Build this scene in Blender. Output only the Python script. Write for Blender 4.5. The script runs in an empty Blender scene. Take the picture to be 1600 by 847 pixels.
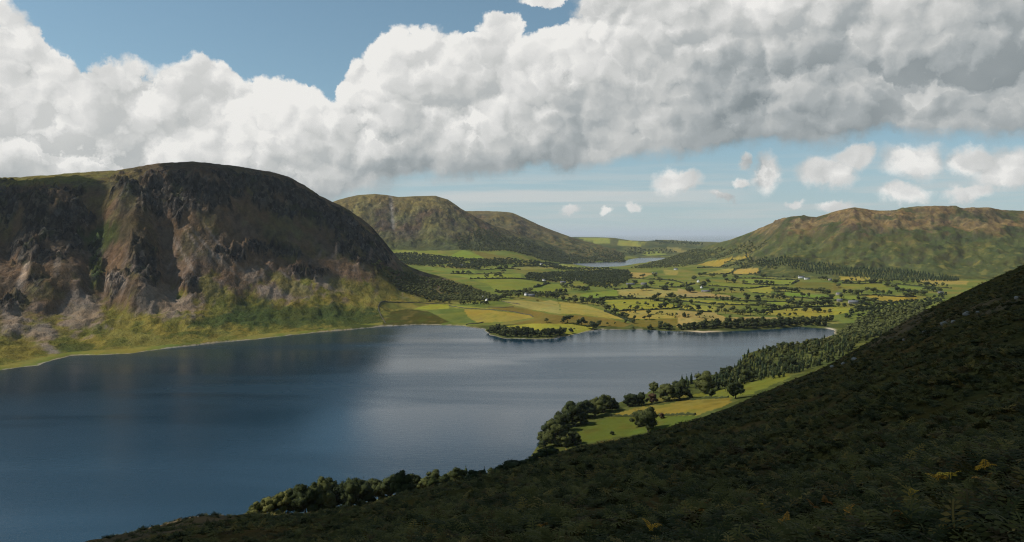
import bpy, math, random
import numpy as np
from mathutils import Vector, Matrix
random.seed(7); RNG = np.random.default_rng(11)
sc = bpy.context.scene
R = math.radians

# ------------------------------------------------------------------ camera, light, sky, exposure
EYE = 220.0            # eye height above the lake, metres
FPX, HZ, CX = 1256.0, 365.0, 800.0     # focal length and horizon row in photo pixels (1600 x 847)
cam_d = bpy.data.cameras.new("camera"); cam = bpy.data.objects.new("camera", cam_d)
sc.collection.objects.link(cam); sc.camera = cam
cam.location = (0, 0, EYE); cam.rotation_euler = (R(90), 0, 0)
cam_d.sensor_width = 36.0; cam_d.lens = 36.0 * FPX / 1600.0
cam_d.shift_y = -(423.5 - HZ) / 1600.0
cam_d.clip_start = 0.3; cam_d.clip_end = 400000.0

SUN_AZ, SUN_EL = R(-93.0), R(46.0)      # azimuth from the view axis (+Y), to the left; elevation
SUN = Vector((math.sin(SUN_AZ) * math.cos(SUN_EL), math.cos(SUN_AZ) * math.cos(SUN_EL), math.sin(SUN_EL)))
sun_d = bpy.data.lights.new("sun", 'SUN'); sun_d.energy = 4.2; sun_d.angle = R(0.53); sun_d.color = (1.0, 0.95, 0.87)
sun = bpy.data.objects.new("sun", sun_d); sc.collection.objects.link(sun)
sun.rotation_euler = (-SUN).to_track_quat('-Z', 'Y').to_euler()

sc.view_settings.view_transform = 'Standard'; sc.view_settings.look = 'None'
sc.view_settings.exposure = 0.0; sc.view_settings.gamma = 1.0; sc.view_settings.use_curve_mapping = False
sc.render.engine = 'CYCLES'
cy = sc.cycles
cy.max_bounces = 5; cy.diffuse_bounces = 2; cy.glossy_bounces = 2; cy.transmission_bounces = 2
cy.volume_bounces = 1; cy.transparent_max_bounces = 4; cy.caustics_reflective = False; cy.caustics_refractive = False
cy.use_denoising = True; cy.denoiser = 'OPENIMAGEDENOISE'; cy.denoising_input_passes = 'RGB_ALBEDO_NORMAL'; cy.denoising_prefilter = 'NONE'; sc.cycles.filter_width = 1.15; cy.use_adaptive_sampling = True; cy.adaptive_threshold = 0.012

class NT:
    """small helper for building node trees"""
    def __init__(s, tree): s.t = tree; s.n = tree.nodes; s.l = tree.links
    def new(s, typ, **kw):
        nd = s.n.new(typ)
        for k, v in kw.items(): setattr(nd, k, v)
        return nd
    def set(s, sock, v):
        if isinstance(v, bpy.types.NodeSocket): s.l.new(v, sock)
        else: sock.default_value = v
    def m(s, op, a, b=0.0, c=0.0, clamp=False):
        nd = s.n.new('ShaderNodeMath'); nd.operation = op; nd.use_clamp = clamp
        s.set(nd.inputs[0], a); s.set(nd.inputs[1], b); s.set(nd.inputs[2], c)
        return nd.outputs[0]
    def add(s, a, b): return s.m('ADD', a, b)
    def sub(s, a, b): return s.m('SUBTRACT', a, b)
    def mul(s, a, b): return s.m('MULTIPLY', a, b)
    def vm(s, op, a, b=(0, 0, 0)):
        nd = s.n.new('ShaderNodeVectorMath'); nd.operation = op
        s.set(nd.inputs[0], a)
        if op == 'SCALE': s.set(nd.inputs['Scale'], b)
        else: s.set(nd.inputs[1], b)
        return nd.outputs['Value'] if op in ('DOT_PRODUCT', 'LENGTH', 'DISTANCE') else nd.outputs[0]
    def mr(s, v, a, b, c=0.0, d=1.0, smooth=True):
        nd = s.n.new('ShaderNodeMapRange'); nd.interpolation_type = 'SMOOTHSTEP' if smooth else 'LINEAR'
        s.set(nd.inputs[0], v)
        for i, q in enumerate((a, b, c, d)): s.set(nd.inputs[1 + i], q)
        return nd.outputs[0]
    def mix(s, f, a, b, blend='MIX'):
        nd = s.n.new('ShaderNodeMix'); nd.data_type = 'RGBA'; nd.blend_type = blend
        s.set(nd.inputs[0], f); s.set(nd.inputs[6], a); s.set(nd.inputs[7], b)
        return nd.outputs[2]
    def noise(s, vec, scale, detail=4.0, rough=0.55, lac=2.0, dist=0.0):
        nd = s.n.new('ShaderNodeTexNoise'); s.set(nd.inputs['Vector'], vec)
        nd.inputs['Scale'].default_value = scale; nd.inputs['Detail'].default_value = detail
        nd.inputs['Roughness'].default_value = rough; nd.inputs['Lacunarity'].default_value = lac
        nd.inputs['Distortion'].default_value = dist
        return nd.outputs['Fac'], nd.outputs['Color']
    def xyz(s, x, y, z):
        nd = s.n.new('ShaderNodeCombineXYZ')
        for i, q in enumerate((x, y, z)): s.set(nd.inputs[i], q)
        return nd.outputs[0]
    def sep(s, v):
        nd = s.n.new('ShaderNodeSeparateXYZ'); s.set(nd.inputs[0], v)
        return nd.outputs[0], nd.outputs[1], nd.outputs[2]
    def curve(s, v, pts, lo, hi, vlo, vhi):
        """piecewise curve v(lo..hi) -> (vlo..vhi) through pts"""
        f = s.mr(v, lo, hi, 0.0, 1.0, smooth=False)
        nd = s.n.new('ShaderNodeFloatCurve'); s.set(nd.inputs['Value'], f)
        cu = nd.mapping.curves[0]
        P = [((a - lo) / (hi - lo), (b - vlo) / (vhi - vlo)) for a, b in pts]
        while len(cu.points) < len(P): cu.points.new(0.5, 0.5)
        for p, q in zip(cu.points, P): p.location = q; p.handle_type = 'AUTO_CLAMPED'
        nd.mapping.update()
        return s.mr(nd.outputs[0], 0.0, 1.0, vlo, vhi, smooth=False)

# ------------------------------------------------------------------ sky: clear air with a cumulus bank, laid out by compass direction
w = bpy.data.worlds.new("World"); sc.world = w; w.use_nodes = True
w.cycles.sampling_method = 'MANUAL'; w.cycles.sample_map_resolution = 256
def AE(px, py):
    """photo pixel -> azimuth and elevation (radians)"""
    a = math.atan2(px - CX, FPX); return a, math.atan2((HZ - py) * math.cos(a), FPX)
BANK_TOP = [(-3.14, 0.16), (-2.2, 0.12), (-1.5, 0.20), (-1.0, 0.14), (-0.75, 0.21)] + [AE(*p) for p in [(-60, 40), (0, 14), (28, 24), (60, 60), (100, 100), (138, 140), (152, 152),
    (164, 100), (185, 92), (205, 100), (235, 118), (255, 112), (285, 112), (320, 88), (345, 94), (390, 112), (430, 118), (470, 130), (505, 155), (521, 170),
    (530, 118), (552, 98), (590, 82), (620, 60), (650, 60), (690, 70), (730, 80), (790, 70), (850, 45), (900, 5), (960, -40), (1100, -160)]] + [(0.45, 0.50), (0.8, 0.42), (1.3, 0.30), (2.0, 0.22), (2.6, 0.12), (3.14, 0.16)]
BANK_BOT = [(-3.14, 0.02), (-1.2, -0.02)] + [AE(*p) for p in [(-100, 330), (300, 330), (520, 318), (580, 302), (640, 290), (700, 284), (780, 280), (850, 272), (940, 266), (1000, 256), (1060, 246), (1150, 238), (1230, 228), (1300, 226), (1400, 222), (1500, 224), (1600, 216)]] + [(0.8, 0.12), (1.3, 0.08), (2.0, 0.06), (3.14, 0.02)]
PUFFS = [(1062, 281, 40, 19), (1195, 268, 26, 28), (1165, 252, 14, 13), (1292, 268, 46, 24), (1335, 245, 40, 18), (1432, 246, 66, 34), (1520, 250, 60, 24), (1565, 270, 70, 36), (1412, 302, 46, 20), (1510, 296, 44, 16),
         (893, 322, 15, 11), (940, 329, 12, 6), (1245, 315, 18, 7), (1305, 318, 26, 11), (785, 45, 34, 30), (750, 64, 26, 14), (852, -2, 46, 17), (1165, 282, 12, 10), (990, 322, 12, 8), (1130, 305, 26, 8)]


g = bpy.data.node_groups.new("cloud_relief", 'ShaderNodeTree')
g.interface.new_socket("dir", in_out='INPUT', socket_type='NodeSocketVector')
g.interface.new_socket("relief", in_out='OUTPUT', socket_type='NodeSocketFloat')
t = NT(g); gi = t.new('NodeGroupInput'); go = t.new('NodeGroupOutput')
vd = t.vm('MULTIPLY', gi.outputs[0], (1.0, 1.0, 1.15)); tot = None
for sc_, k_, wt in ((9.5, 1.05, .55), (21.0, 1.05, .26), (49.0, 1.05, .14)):
    vo = t.new('ShaderNodeTexVoronoi', feature='F1'); t.set(vo.inputs['Vector'], vd); vo.inputs['Scale'].default_value = sc_
    q = t.m('MINIMUM', t.mul(vo.outputs['Distance'], k_), 1.0)
    q = t.mul(t.m('SQRT', t.sub(1.0, t.mul(q, q))), wt)
    tot = q if tot is None else t.add(tot, q)
n1, _ = t.noise(gi.outputs[0], 7.0, 3, 0.5)
t.set(go.inputs[0], t.add(t.sub(tot, 0.62), t.mul(t.sub(n1, 0.5), 0.9)))

t = NT(w.node_tree); t.n.clear()
out = t.new('ShaderNodeOutputWorld'); bg = t.new('ShaderNodeBackground'); t.l.new(bg.outputs[0], out.inputs[0])
sk = t.new('ShaderNodeTexSky', sky_type='NISHITA'); sk.sun_disc = False; sk.sun_elevation = SUN_EL; sk.sun_rotation = SUN_AZ
sk.air_density = 1.0; sk.dust_density = 0.3; sk.ozone_density = 1.0; sk.altitude = 300
bg.inputs[1].default_value = 0.1
tc = t.new('ShaderNodeTexCoord'); D = t.vm('NORMALIZE', tc.outputs['Generated'])
t.set(sk.inputs[0], t.vm('NORMALIZE', t.vm('ADD', D, (0, 0, 0.09))))
_, wc = t.noise(D, 16.0, 5.0, 0.66)
d2 = t.vm('ADD', D, t.vm('SCALE', t.vm('SUBTRACT', wc, (.5, .5, .5)), 0.050))
x, y, z = t.sep(d2)
a = t.m('ARCTAN2', x, y); el = t.m('ARCSINE', z)
top = t.curve(a, BANK_TOP, -3.1416, 3.1416, -0.2, 0.6)
bot = t.curve(a, BANK_BOT, -3.1416, 3.1416, -0.2, 0.6)
up = t.sub(top, el); dn = t.sub(el, bot)
S = t.m('MINIMUM', up, t.mul(dn, 1.1))
ae = t.xyz(a, el, 0.0); P = None
for cx, cy, rx, ry in PUFFS:
    ca, ce = AE(cx, cy); ra = rx / FPX * math.cos(ca) ** 2; re = ry / FPX * math.cos(ca)
    nd = t.new('ShaderNodeVectorMath', operation='MULTIPLY_ADD'); t.set(nd.inputs[0], ae)
    nd.inputs[1].default_value = (1 / ra, 1 / re, 0); nd.inputs[2].default_value = (-ca / ra, -ce / re, 0)
    f = t.vm('LENGTH', nd.outputs[0])
    P = f if P is None else t.m('MINIMUM', P, f)
P = t.mul(t.sub(1.0, P), 0.040)
def relief(vec):
    nd = t.new('ShaderNodeGroup'); nd.node_tree = g; t.set(nd.inputs[0], vec); return nd.outputs[0]
Lx = Vector((SUN.x, 0.0, SUN.z)).normalized()
r0 = relief(d2); r1 = relief(t.vm('ADD', d2, tuple(Lx * 0.014)))
bank = t.add(S, t.mul(t.mul(r0, 0.075), t.mr(dn, -0.01, 0.06, 0.35, 1.0))); puff = t.add(P, t.mul(r0, 0.034))
dep = t.m('MAXIMUM', bank, puff)
soft = t.mul(t.mr(dn, 0.0, 0.05, 0.030, 0.008), t.mr(t.sub(bank, puff), -0.01, 0.01, 0.8, 1.0))
alpha = t.mr(dep, -0.001, soft)
lit = t.m('MAXIMUM', t.m('MINIMUM', t.mul(t.sub(r0, r1), 2.4), 0.36), -0.27)
isb = t.mr(t.sub(bank, puff), -0.008, 0.008)
lit = t.mul(lit, t.add(t.sub(1.0, isb), t.mul(isb, t.mr(dn, 0.0, 0.06, 0.6, 1.0))))
nb, _ = t.noise(t.vm('MULTIPLY', D, (1, 1, 1.5)), 5.5, 3, 0.5)
dx, dy, dz = t.sep(D)
lev = t.mr(t.m('DIVIDE', dn, t.m('MAXIMUM', t.sub(top, bot), 0.02)), -0.02, 0.5, -0.40, 0.08)
isb = t.mr(t.sub(bank, puff), -0.008, 0.008)
lev = t.add(t.mul(lev, isb), t.mul(t.sub(1.0, isb), 0.13))
edge = t.mr(dep, 0.0, 0.07, 0.20, 0.0)
edge = t.mul(edge, t.mr(dn, 0.01, 0.06, 0.0, 1.0))
b = t.add(t.add(t.add(lit, 0.65), t.add(lev, edge)), t.mul(t.sub(nb, 0.5), 0.8))
b = t.add(b, t.mr(dx, -0.2, 0.5, 0.06, -0.08))
ramp = t.new('ShaderNodeValToRGB'); t.set(ramp.inputs[0], b); cr = ramp.color_ramp
cr.elements[0].position = 0.0; cr.elements[0].color = (.23, .265, .28, 1); cr.elements[1].position = 1.0; cr.elements[1].color = (.86, .85, .82, 1)
for p_, c_ in ((.3, (.38, .41, .42, 1)), (.6, (.57, .58, .57, 1)), (.8, (.71, .71, .695, 1))):
    e_ = cr.elements.new(p_); e_.color = c_
cloud = t.vm('SCALE', ramp.outputs[0], 10.0)
sky = t.mix(1.0, sk.outputs[0], (1.17, 1.25, 1.07, 1), 'MULTIPLY')
hz = t.mr(dz, -0.01, 0.13, 0.62, 0.0)
sky = t.mix(hz, sky, (4.1, 4.55, 4.75, 1))
# thin high streaks towards the horizon
s1, _ = t.noise(t.vm('MULTIPLY', D, (3.0, 3.0, 60.0)), 1.6, 4, 0.6)
st = t.mul(t.mr(s1, 0.44, 0.66), t.mul(t.mr(dz, 0.0, 0.02), t.mr(dz, 0.11, 0.05)))
sky = t.mix(t.mul(st, 0.45), sky, (5.9, 6.0, 5.9, 1))
s2, _ = t.noise(t.vm('MULTIPLY', D, (2.0, 2.0, 26.0)), 3.0, 4, 0.6)
bd = t.mul(t.mr(t.m('ABSOLUTE', t.sub(t.add(dz, t.mul(t.sub(s2, .5), .012)), 0.046)), 0.0045, 0.009, 1.0, 0.0), t.mr(t.m('ABSOLUTE', t.sub(dx, 0.08)), 0.14, 0.24, 1.0, 0.0))
sky = t.mix(t.mul(bd, 0.55), sky, (6.4, 6.45, 6.3, 1))
t.set(bg.inputs[0], t.mix(alpha, sky, cloud))


# ------------------------------------------------------------------ numpy noise
_perm = np.random.default_rng(3).permutation(256); _perm = np.concatenate([_perm, _perm, _perm])
_ga = np.random.default_rng(5).random(256) * 2 * np.pi; _gx, _gy = np.cos(_ga), np.sin(_ga)
def pnoise(x, y, seed=0):
    x = np.asarray(x, float) + seed * 17.13; y = np.asarray(y, float) + seed * 9.71
    xi = np.floor(x).astype(np.int64); yi = np.floor(y).astype(np.int64)
    xf = x - xi; yf = y - yi; xi &= 255; yi &= 255
    u = xf * xf * xf * (xf * (xf * 6 - 15) + 10); v = yf * yf * yf * (yf * (yf * 6 - 15) + 10)
    def g(ix, iy, dx, dy):
        h = _perm[_perm[ix] + iy]; return _gx[h] * dx + _gy[h] * dy
    x1 = (xi + 1) & 255; y1 = (yi + 1) & 255
    a = g(xi, yi, xf, yf); b = g(x1, yi, xf - 1, yf); c = g(xi, y1, xf, yf - 1); d = g(x1, y1, xf - 1, yf - 1)
    return ((a + (b - a) * u) * (1 - v) + (c + (d - c) * u) * v) * 1.5
def fbm(x, y, o=4, seed=0, gain=0.5):
    r = 0.0; a = 1.0; f = 1.0
    for i in range(o): r = r + a * pnoise(x * f, y * f, seed + i * 3); a *= gain; f *= 2.03
    return r
def ridged(x, y, o=4, seed=0, gain=0.5):
    r = 0.0; a = 1.0; f = 1.0; t = 0.0
    for i in range(o): r = r + a * (1 - np.abs(pnoise(x * f, y * f, seed + i * 3)) * 1.8); t += a; a *= gain; f *= 2.03
    return r / t
def sstep(x, a, b):
    t = np.clip((x - a) / (b - a), 0, 1); return t * t * (3 - 2 * t)
def smax(a, b, k):
    h = np.clip(0.5 + 0.5 * (a - b) / k, 0, 1); return b + (a - b) * h + k * h * (1 - h)

# ------------------------------------------------------------------ terrain as a function of position (x right, y ahead, metres)
def pix2plane(px, py, z=0.0):
    Y = FPX * (EYE - z) / (py - HZ); return ((px - CX) / FPX * Y, Y)
SHORE_PX = [(-700, 660), (-300, 620), (-100, 590), (0, 578), (60, 571), (85, 563), (110, 556), (200, 553), (260, 545), (330, 537), (400, 530), (500, 519),
 (560, 514), (600, 510), (660, 507.5), (720, 509), (755, 514), (768, 524), (790, 529), (850, 530), (890, 525), (920, 518), (935, 515), (1000, 515), (1050, 517),
 (1100, 519.5), (1170, 516.5), (1250, 511), (1290, 513), (1308, 516), (1300, 524), (1270, 532), (1230, 540), (1190, 546), (1162, 556), (1155, 568), (1150, 576),
 (1120, 585), (1070, 595), (1030, 606), (990, 622), (940, 637), (890, 652), (860, 672), (848, 688), (838, 704), (818, 724), (770, 742), (700, 756),
 (620, 772), (520, 797), (420, 815), (330, 835), (200, 865), (0, 885), (-400, 925), (-900, 960)]
SHORE = np.array([pix2plane(*p) for p in SHORE_PX])
SHORE = np.vstack([SHORE, [(-1500, 200), (-2500, 600)]])
LOWES_Z = 23.0
LOWES = np.array([pix2plane(px, py, LOWES_Z) for px, py in [(884, 411.5), (915, 410.6), (950, 409.6), (975, 409), (981, 405.5), (1000, 402.6), (1046, 402.4),
 (1040, 406), (1022, 409), (1003, 412), (978, 415.5), (950, 418), (925, 418), (897, 415)]])
def sdist(x, y, poly):
    """signed distance to a polygon, positive outside"""
    x = np.asarray(x, float).ravel(); y = np.asarray(y, float).ravel()
    d2 = np.full(x.shape, 1e18); ins = np.zeros(x.shape, bool); n = len(poly)
    for i in range(n):
        ax, ay = poly[i]; bx, by = poly[(i + 1) % n]
        ex, ey = bx - ax, by - ay
        t = np.clip(((x - ax) * ex + (y - ay) * ey) / (ex * ex + ey * ey + 1e-9), 0, 1)
        d2 = np.minimum(d2, (x - ax - t * ex) ** 2 + (y - ay - t * ey) ** 2)
        c = (ay > y) != (by > y)
        if ey != 0: ins ^= c & (x < ax + (y - ay) / ey * ex)
    d = np.sqrt(d2); return np.where(ins, -d, d)
def I(px, pts):
    p = np.array(pts, float); return np.interp(px, p[:, 0], p[:, 1])
def zray(py, Y): return EYE - (py - HZ) / FPX * Y

CRAGS = [(8, 312, 24, 34, 0), (60, 318, 30, 26, 20), (95, 345, 46, 46, 15), (50, 392, 34, 26, 0), (262, 302, 70, 34, 4), (225, 415, 24, 34, 0), (330, 300, 40, 26, 10), (405, 288, 70, 17, 12), (470, 312, 52, 20, 28), (430, 320, 40, 14, 20), (535, 352, 46, 22, 40),
         (588, 388, 22, 34, -42), (545, 392, 26, 12, 35), (365, 395, 22, 14, 10), (430, 388, 44, 11, 8), (485, 425, 26, 11, 5), (55, 437, 13, 9, 0), (180, 445, 16, 18, 0), (150, 400, 12, 40, 0), (20, 470, 22, 12, 0), (300, 440, 16, 10, 0)]
def crag_mask(px, py, x, y):
    """where bare rock breaks through on the western mountain"""
    n = 0.55 * fbm(x / 34, y / 60, 4, 31, .6); best = np.full(np.shape(px), 9.0)
    for cx, cy, rx, ry, ro in CRAGS:
        a = math.radians(ro); dx = px - cx; dy = py - cy; u = (dx * math.cos(a) + dy * math.sin(a)) / rx; v = (-dx * math.sin(a) + dy * math.cos(a)) / ry
        best = np.minimum(best, np.sqrt(u * u + v * v))
    return 1 - sstep(best + n, 0.75, 1.1)
NB = 7   # bodies: 0 valley, 1 western mountain, 2 fell, 3 hill behind, 4 far hills, 5 eastern fell, 6 near hillside
def terrain(x, y):
    shp = np.shape(x); x = np.asarray(x, float).ravel(); y = np.asarray(y, float).ravel()
    Ye = np.maximum(y, 12.0); q = x / Ye; px = CX + FPX * q
    wig = 6 * fbm(x / 60, y / 60, 3, 40)
    sd = sdist(x, y, SHORE) + np.where(y > 900, wig, wig * 0.5)
    # valley floor
    zl = I(y, [(1850, 0), (1932, 2), (2050, 12), (2300, 24), (2600, 33), (3000, 41), (3500, 53), (4000, 77), (4600, 118), (5200, 130), (9000, 130)])
    zc = I(y, [(1850, 0), (2019, 2.5), (2315, 7), (2710, 14), (3350, 20), (4400, 25), (6400, 26), (8000, 30), (12000, 20), (14000, -110), (4e5, -130)])
    far = sstep(y, 9000, 14000)
    zl = zl * (1 - far) + far * -110
    z0 = zl + (zc - zl) * sstep(px, 780, 890)
    und = fbm(x / 260, y / 260, 3, 1) * 4.5 * sstep(y, 1950, 2600)
    z0 = z0 + und * (1 - sstep(y, 8000, 12000))
    kn = 9 * np.exp(-(((px - 815) / 70) ** 2 + ((y - 2170) / 110) ** 2)) + 6 * np.exp(-(((px - 890) / 50) ** 2 + ((y - 2120) / 80) ** 2)) \
        + 5 * np.exp(-(((px - 850) / 60) ** 2 + ((y - 1890) / 50) ** 2))
    z0 = z0 + kn
    rise = 0.10 * np.clip(sd, 0, 90) + 0.26 * np.clip(sd - 90, 0, 900)
    side = sstep(x, 20, 120) * (1 - sstep(y, 1750, 2250)) + (1 - sstep(x, 20, 120)) * (1 - sstep(y, 760, 860))
    z0 = z0 + rise * side
    bank = np.minimum(0.16 * np.clip(sd, 0, 1e9), 2.2)
    z0 = np.where(sd > 0, np.minimum(z0 + bank, np.maximum(bank, 0.35 * sd)), np.maximum(0.35 * sd, -9))
    sl = sdist(x, y, LOWES)
    z0 = np.where((y > 4300) & (y < 7600) & (px > 840) & (px < 1080), np.where(sl < 0, LOWES_Z - np.minimum(4, 0.05 * -sl), np.maximum(z0, LOWES_Z + np.minimum(0.02 * sl, 2))), z0)
    # western mountain
    Yb = I(px, [(-700, 950), (-300, 1090), (0, 1300), (110, 1448), (300, 1570), (500, 1800), (600, 1905), (660, 2030), (700, 2120), (760, 2260), (820, 2400)])
    Yr = I(px, [(-700, 1500), (-300, 1800), (0, 2060), (150, 2160), (300, 2260), (450, 2450), (600, 2560), (700, 2640), (820, 2700)])
    ys = I(px, [(-700, 330), (-300, 296), (0, 276), (60, 272), (110, 268), (180, 264.5), (210, 259), (250, 253), (300, 250), (340, 254), (380, 259), (420, 266), (450, 274),
                (475, 287), (500, 304), (530, 318), (560, 336), (580, 352), (600, 375), (612, 390), (625, 405), (640, 415), (660, 423), (690, 431), (740, 447), (780, 462), (820, 475)])
    zr = zray(ys, Yr) - 3; zb = I(px, [(600, 0), (660, 10), (820, 22)])
    wx = 28 * fbm(x / 120, y / 120, 2, 60)
    t = (y + wx * 0.5 - Yb) / (Yr - Yb)
    tw = np.clip(t, 0, 1)
    gc = I(tw, [(0, 0), (0.15, 0.05), (0.33, 0.16), (0.45, 0.30), (0.6, 0.52), (0.72, 0.75), (0.80, 0.885), (0.88, 0.945), (1, 1)])
    gn = I(tw, [(0, 0), (0.2, 0.08), (0.45, 0.28), (0.7, 0.62), (0.88, 0.9), (1, 1)])
    mixn = sstep(px, 430, 560); g = gc + (gn - gc) * mixn
    env = np.clip(tw * 5, 0, 1) * np.clip((1.02 - tw) * 4.5, 0, 1)
    amp = np.clip((zr - 30) / 300, 0, 1)
    # gullies run down the slope, buttresses stand between them
    gul = ridged(x / 120 + 0.25 * y / 120, y / 420, 4, 20, 0.55)
    gul2 = ridged(x / 34, y / 120, 3, 24, 0.55)
    crag = sstep(pnoise(x / 75, y / 55, 33) + 0.5 * pnoise(x / 30, y / 24, 36), -0.05, 0.25)
    def butt(pc, w, t0, t1, h):
        return h * np.exp(-((px - pc + 60 * (np.clip(t, 0, 1) - .55)) / w) ** 2) * sstep(t, t0, t0 + 0.12) * (1 - sstep(t, t1 - 0.15, t1))
    bt = butt(206, 30, 0.26, 0.84, 40) + butt(80, 40, 0.3, 0.86, 26) - butt(264, 24, 0.3, 0.8, 30) - butt(150, 22, 0.3, 0.8, 20) - butt(18, 18, 0.5, 0.9, 26) \
        + butt(345, 30, 0.55, 0.92, 16) - butt(300, 18, 0.62, 0.9, 20)
    zs1 = zb + (zr - zb) * g; cm = crag_mask(px, HZ + FPX * (EYE - zs1) / np.maximum(y, 300), x, y)
    z1 = zs1 + env * amp * ((gul - 0.55) * (12 + 16 * cm) + (gul2 - 0.55) * (3 + 12 * cm) + cm * ((ridged(x / 15 + y / 50, y / 30, 4, 27, .6) - .5) * 16 + crag * 12 + 5) - 3 + bt)
    z1 = z1 + amp * fbm(x / 26, y / 26, 3, 44) * (1.0 + 3.5 * env)
    hump = 3.2 * fbm(x / 70, y / 45, 4, 48) * np.clip(tw * 8, 0, 1) * (1 - sstep(tw, 0.3, 0.5)); z1 = z1 + hump * amp
    back = np.maximum(y - Yr, 0); z1 = z1 - 0.10 * back - 0.0011 * back ** 2
    z1 = np.where(t < 0, zb + t * (Yr - Yb) * 0.25, z1); z1 = np.where((px > 840) | (back > 900), -300, np.maximum(z1, -300))
    z1 = np.where(sd < 0, -300, np.where(sd < 40, np.minimum(z1, 0.5 * np.maximum(sd, 0) + 0.5), z1))
    # fell behind the village
    Yb = I(px, [(300, 4600), (780, 4600), (900, 5400), (960, 5600)]); zb = I(px, [(700, 112), (790, 100), (860, 50), (900, 23), (960, 10)])
    Yr = I(px, [(300, 5300), (760, 5450), (900, 6300), (960, 6500)])
    ys = I(px, [(300, 330), (500, 322), (530, 311), (545, 307), (560, 304), (585, 302), (605, 304), (622, 307), (650, 305.5), (680, 305), (700, 311), (712, 319), (720, 325), (745, 339), (770, 351), (800, 361), (830, 371), (870, 385), (900, 397), (960, 420)])
    zr = zray(ys, Yr) - 3; t = (y - Yb) / (Yr - Yb); tw = np.clip(t, 0, 1)
    g = I(tw, [(0, 0), (0.2, 0.12), (0.5, 0.45), (0.75, 0.8), (0.9, 0.96), (1, 1)])
    env = np.clip(tw * 4, 0, 1) * np.clip((1.0 - tw) * 4, 0, 1)
    z2 = zb + (zr - zb) * g + env * ((ridged(x / 330 + y / 800, y / 520, 5, 70, .55) - 0.55) * 46 + fbm(x / 60, y / 60, 4, 73, .6) * 10 - 4)
    gash = np.exp(-((px - 614 + 0.012 * (y - 5000)) / 4.5) ** 2) * env; z2 = z2 - 12 * gash
    back = np.maximum(y - Yr, 0); z2 = z2 - 0.12 * back - 0.0004 * back ** 2
    z2 = np.where((t < 0) | (px > 960) | (back > 1500), -300, z2)
    # hill behind it
    Yb = 5400.0 + 0 * px; Yr = I(px, [(600, 6600), (960, 7200)])
    ys = I(px, [(600, 360), (690, 336), (720, 329.5), (735, 329), (760, 329), (785, 330), (800, 331.5), (815, 338), (830, 345), (845, 352), (860, 358), (890, 369), (905, 374), (930, 380), (980, 395)])
    zr = zray(ys, Yr) - 3; t = (y - Yb) / (Yr - Yb); tw = np.clip(t, 0, 1); zb = 24.0
    g = I(tw, [(0, 0), (0.3, 0.18), (0.6, 0.55), (0.88, 0.93), (1, 1)]); env = np.clip(tw * 4, 0, 1) * np.clip((1.0 - tw) * 4, 0, 1)
    z3 = zb + (zr - zb) * g + env * ((ridged(x / 300, y / 600, 4, 80) - 0.55) * 55)
    back = np.maximum(y - Yr, 0); z3 = z3 - 0.15 * back - 0.0004 * back ** 2
    z3 = np.where((t < 0) | (px > 985) | (back > 1500), -300, z3)
    # far low hills
    Yb = 6450.0 + 0 * px; Yr = I(px, [(700, 8800), (1000, 8800), (1040, 9800), (1200, 9800)])
    ys = I(px, [(-900, 378), (700, 374), (870, 372), (895, 370.5), (930, 370.5), (960, 371.5), (985, 375), (1010, 376.5), (1030, 374.5), (1050, 375), (1080, 377), (1110, 377.5), (1150, 380), (2400, 380)])
    zr = zray(ys, Yr); t = (y - Yb) / (Yr - Yb); tw = np.clip(t, 0, 1)
    z4 = 24 + (zr - 24) * I(tw, [(0, 0), (0.25, 0.2), (0.6, 0.62), (0.85, 0.92), (1, 1)]) + np.clip(tw * 3, 0, 1) * np.clip((1 - tw) * 4, 0, 1) * fbm(x / 500, y / 800, 3, 90) * 32
    back = np.maximum(y - Yr, 0); z4 = z4 - 0.03 * back; z4 = np.where((t < 0) | (back > 5000), -300, z4)
    # eastern fell
    Yb = I(px, [(1000, 5200), (1100, 4700), (1180, 3700), (1230, 3480), (1700, 3350), (2400, 3200)])
    Yr = I(px, [(1000, 6200), (1100, 6000), (1180, 5200), (1230, 4800), (1335, 4600), (1700, 4500), (2400, 4400)])
    ys = I(px, [(1000, 412), (1050, 400), (1080, 391), (1095, 387), (1115, 380.5), (1140, 374), (1165, 365), (1185, 357), (1200, 350), (1225, 340.5), (1240, 337), (1252, 336), (1275, 338.5), (1290, 334), (1300, 330.5),
                (1320, 325.5), (1335, 323), (1350, 325), (1365, 327.5), (1385, 328.5), (1400, 327), (1415, 323.5), (1430, 321.5), (1470, 320.5), (1495, 322), (1505, 325), (1525, 323.5), (1545, 323), (1565, 327), (1600, 328.5), (1800, 318), (2400, 330)])
    zr = zray(ys, Yr) - 3; zb = I(px, [(1000, 25), (1180, 27), (1230, 26)]); t = (y - Yb) / (Yr - Yb); tw = np.clip(t, 0, 1)
    g = I(tw, [(0, 0), (0.2, 0.13), (0.45, 0.38), (0.7, 0.72), (0.88, 0.94), (1, 1)]); env = np.clip(tw * 4, 0, 1) * np.clip((1.0 - tw) * 5, 0, 1)
    am = np.clip((zr - 40) / 200, 0, 1)
    z5 = zb + (zr - zb) * g + am * env * (fbm(x / 420 - y / 700, y / 380, 5, 100, 0.5) * 38 + (ridged(x / 170 + y / 300, y / 140, 4, 106, .55) - .5) * 22 + fbm(x / 45, y / 45, 4, 103, .6) * 8)
    back = np.maximum(y - Yr, 0); z5 = z5 - 0.14 * back - 0.0003 * back ** 2
    z5 = np.where((t < 0) | (px < 1000) | (back > 1800), -300, z5)
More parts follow.
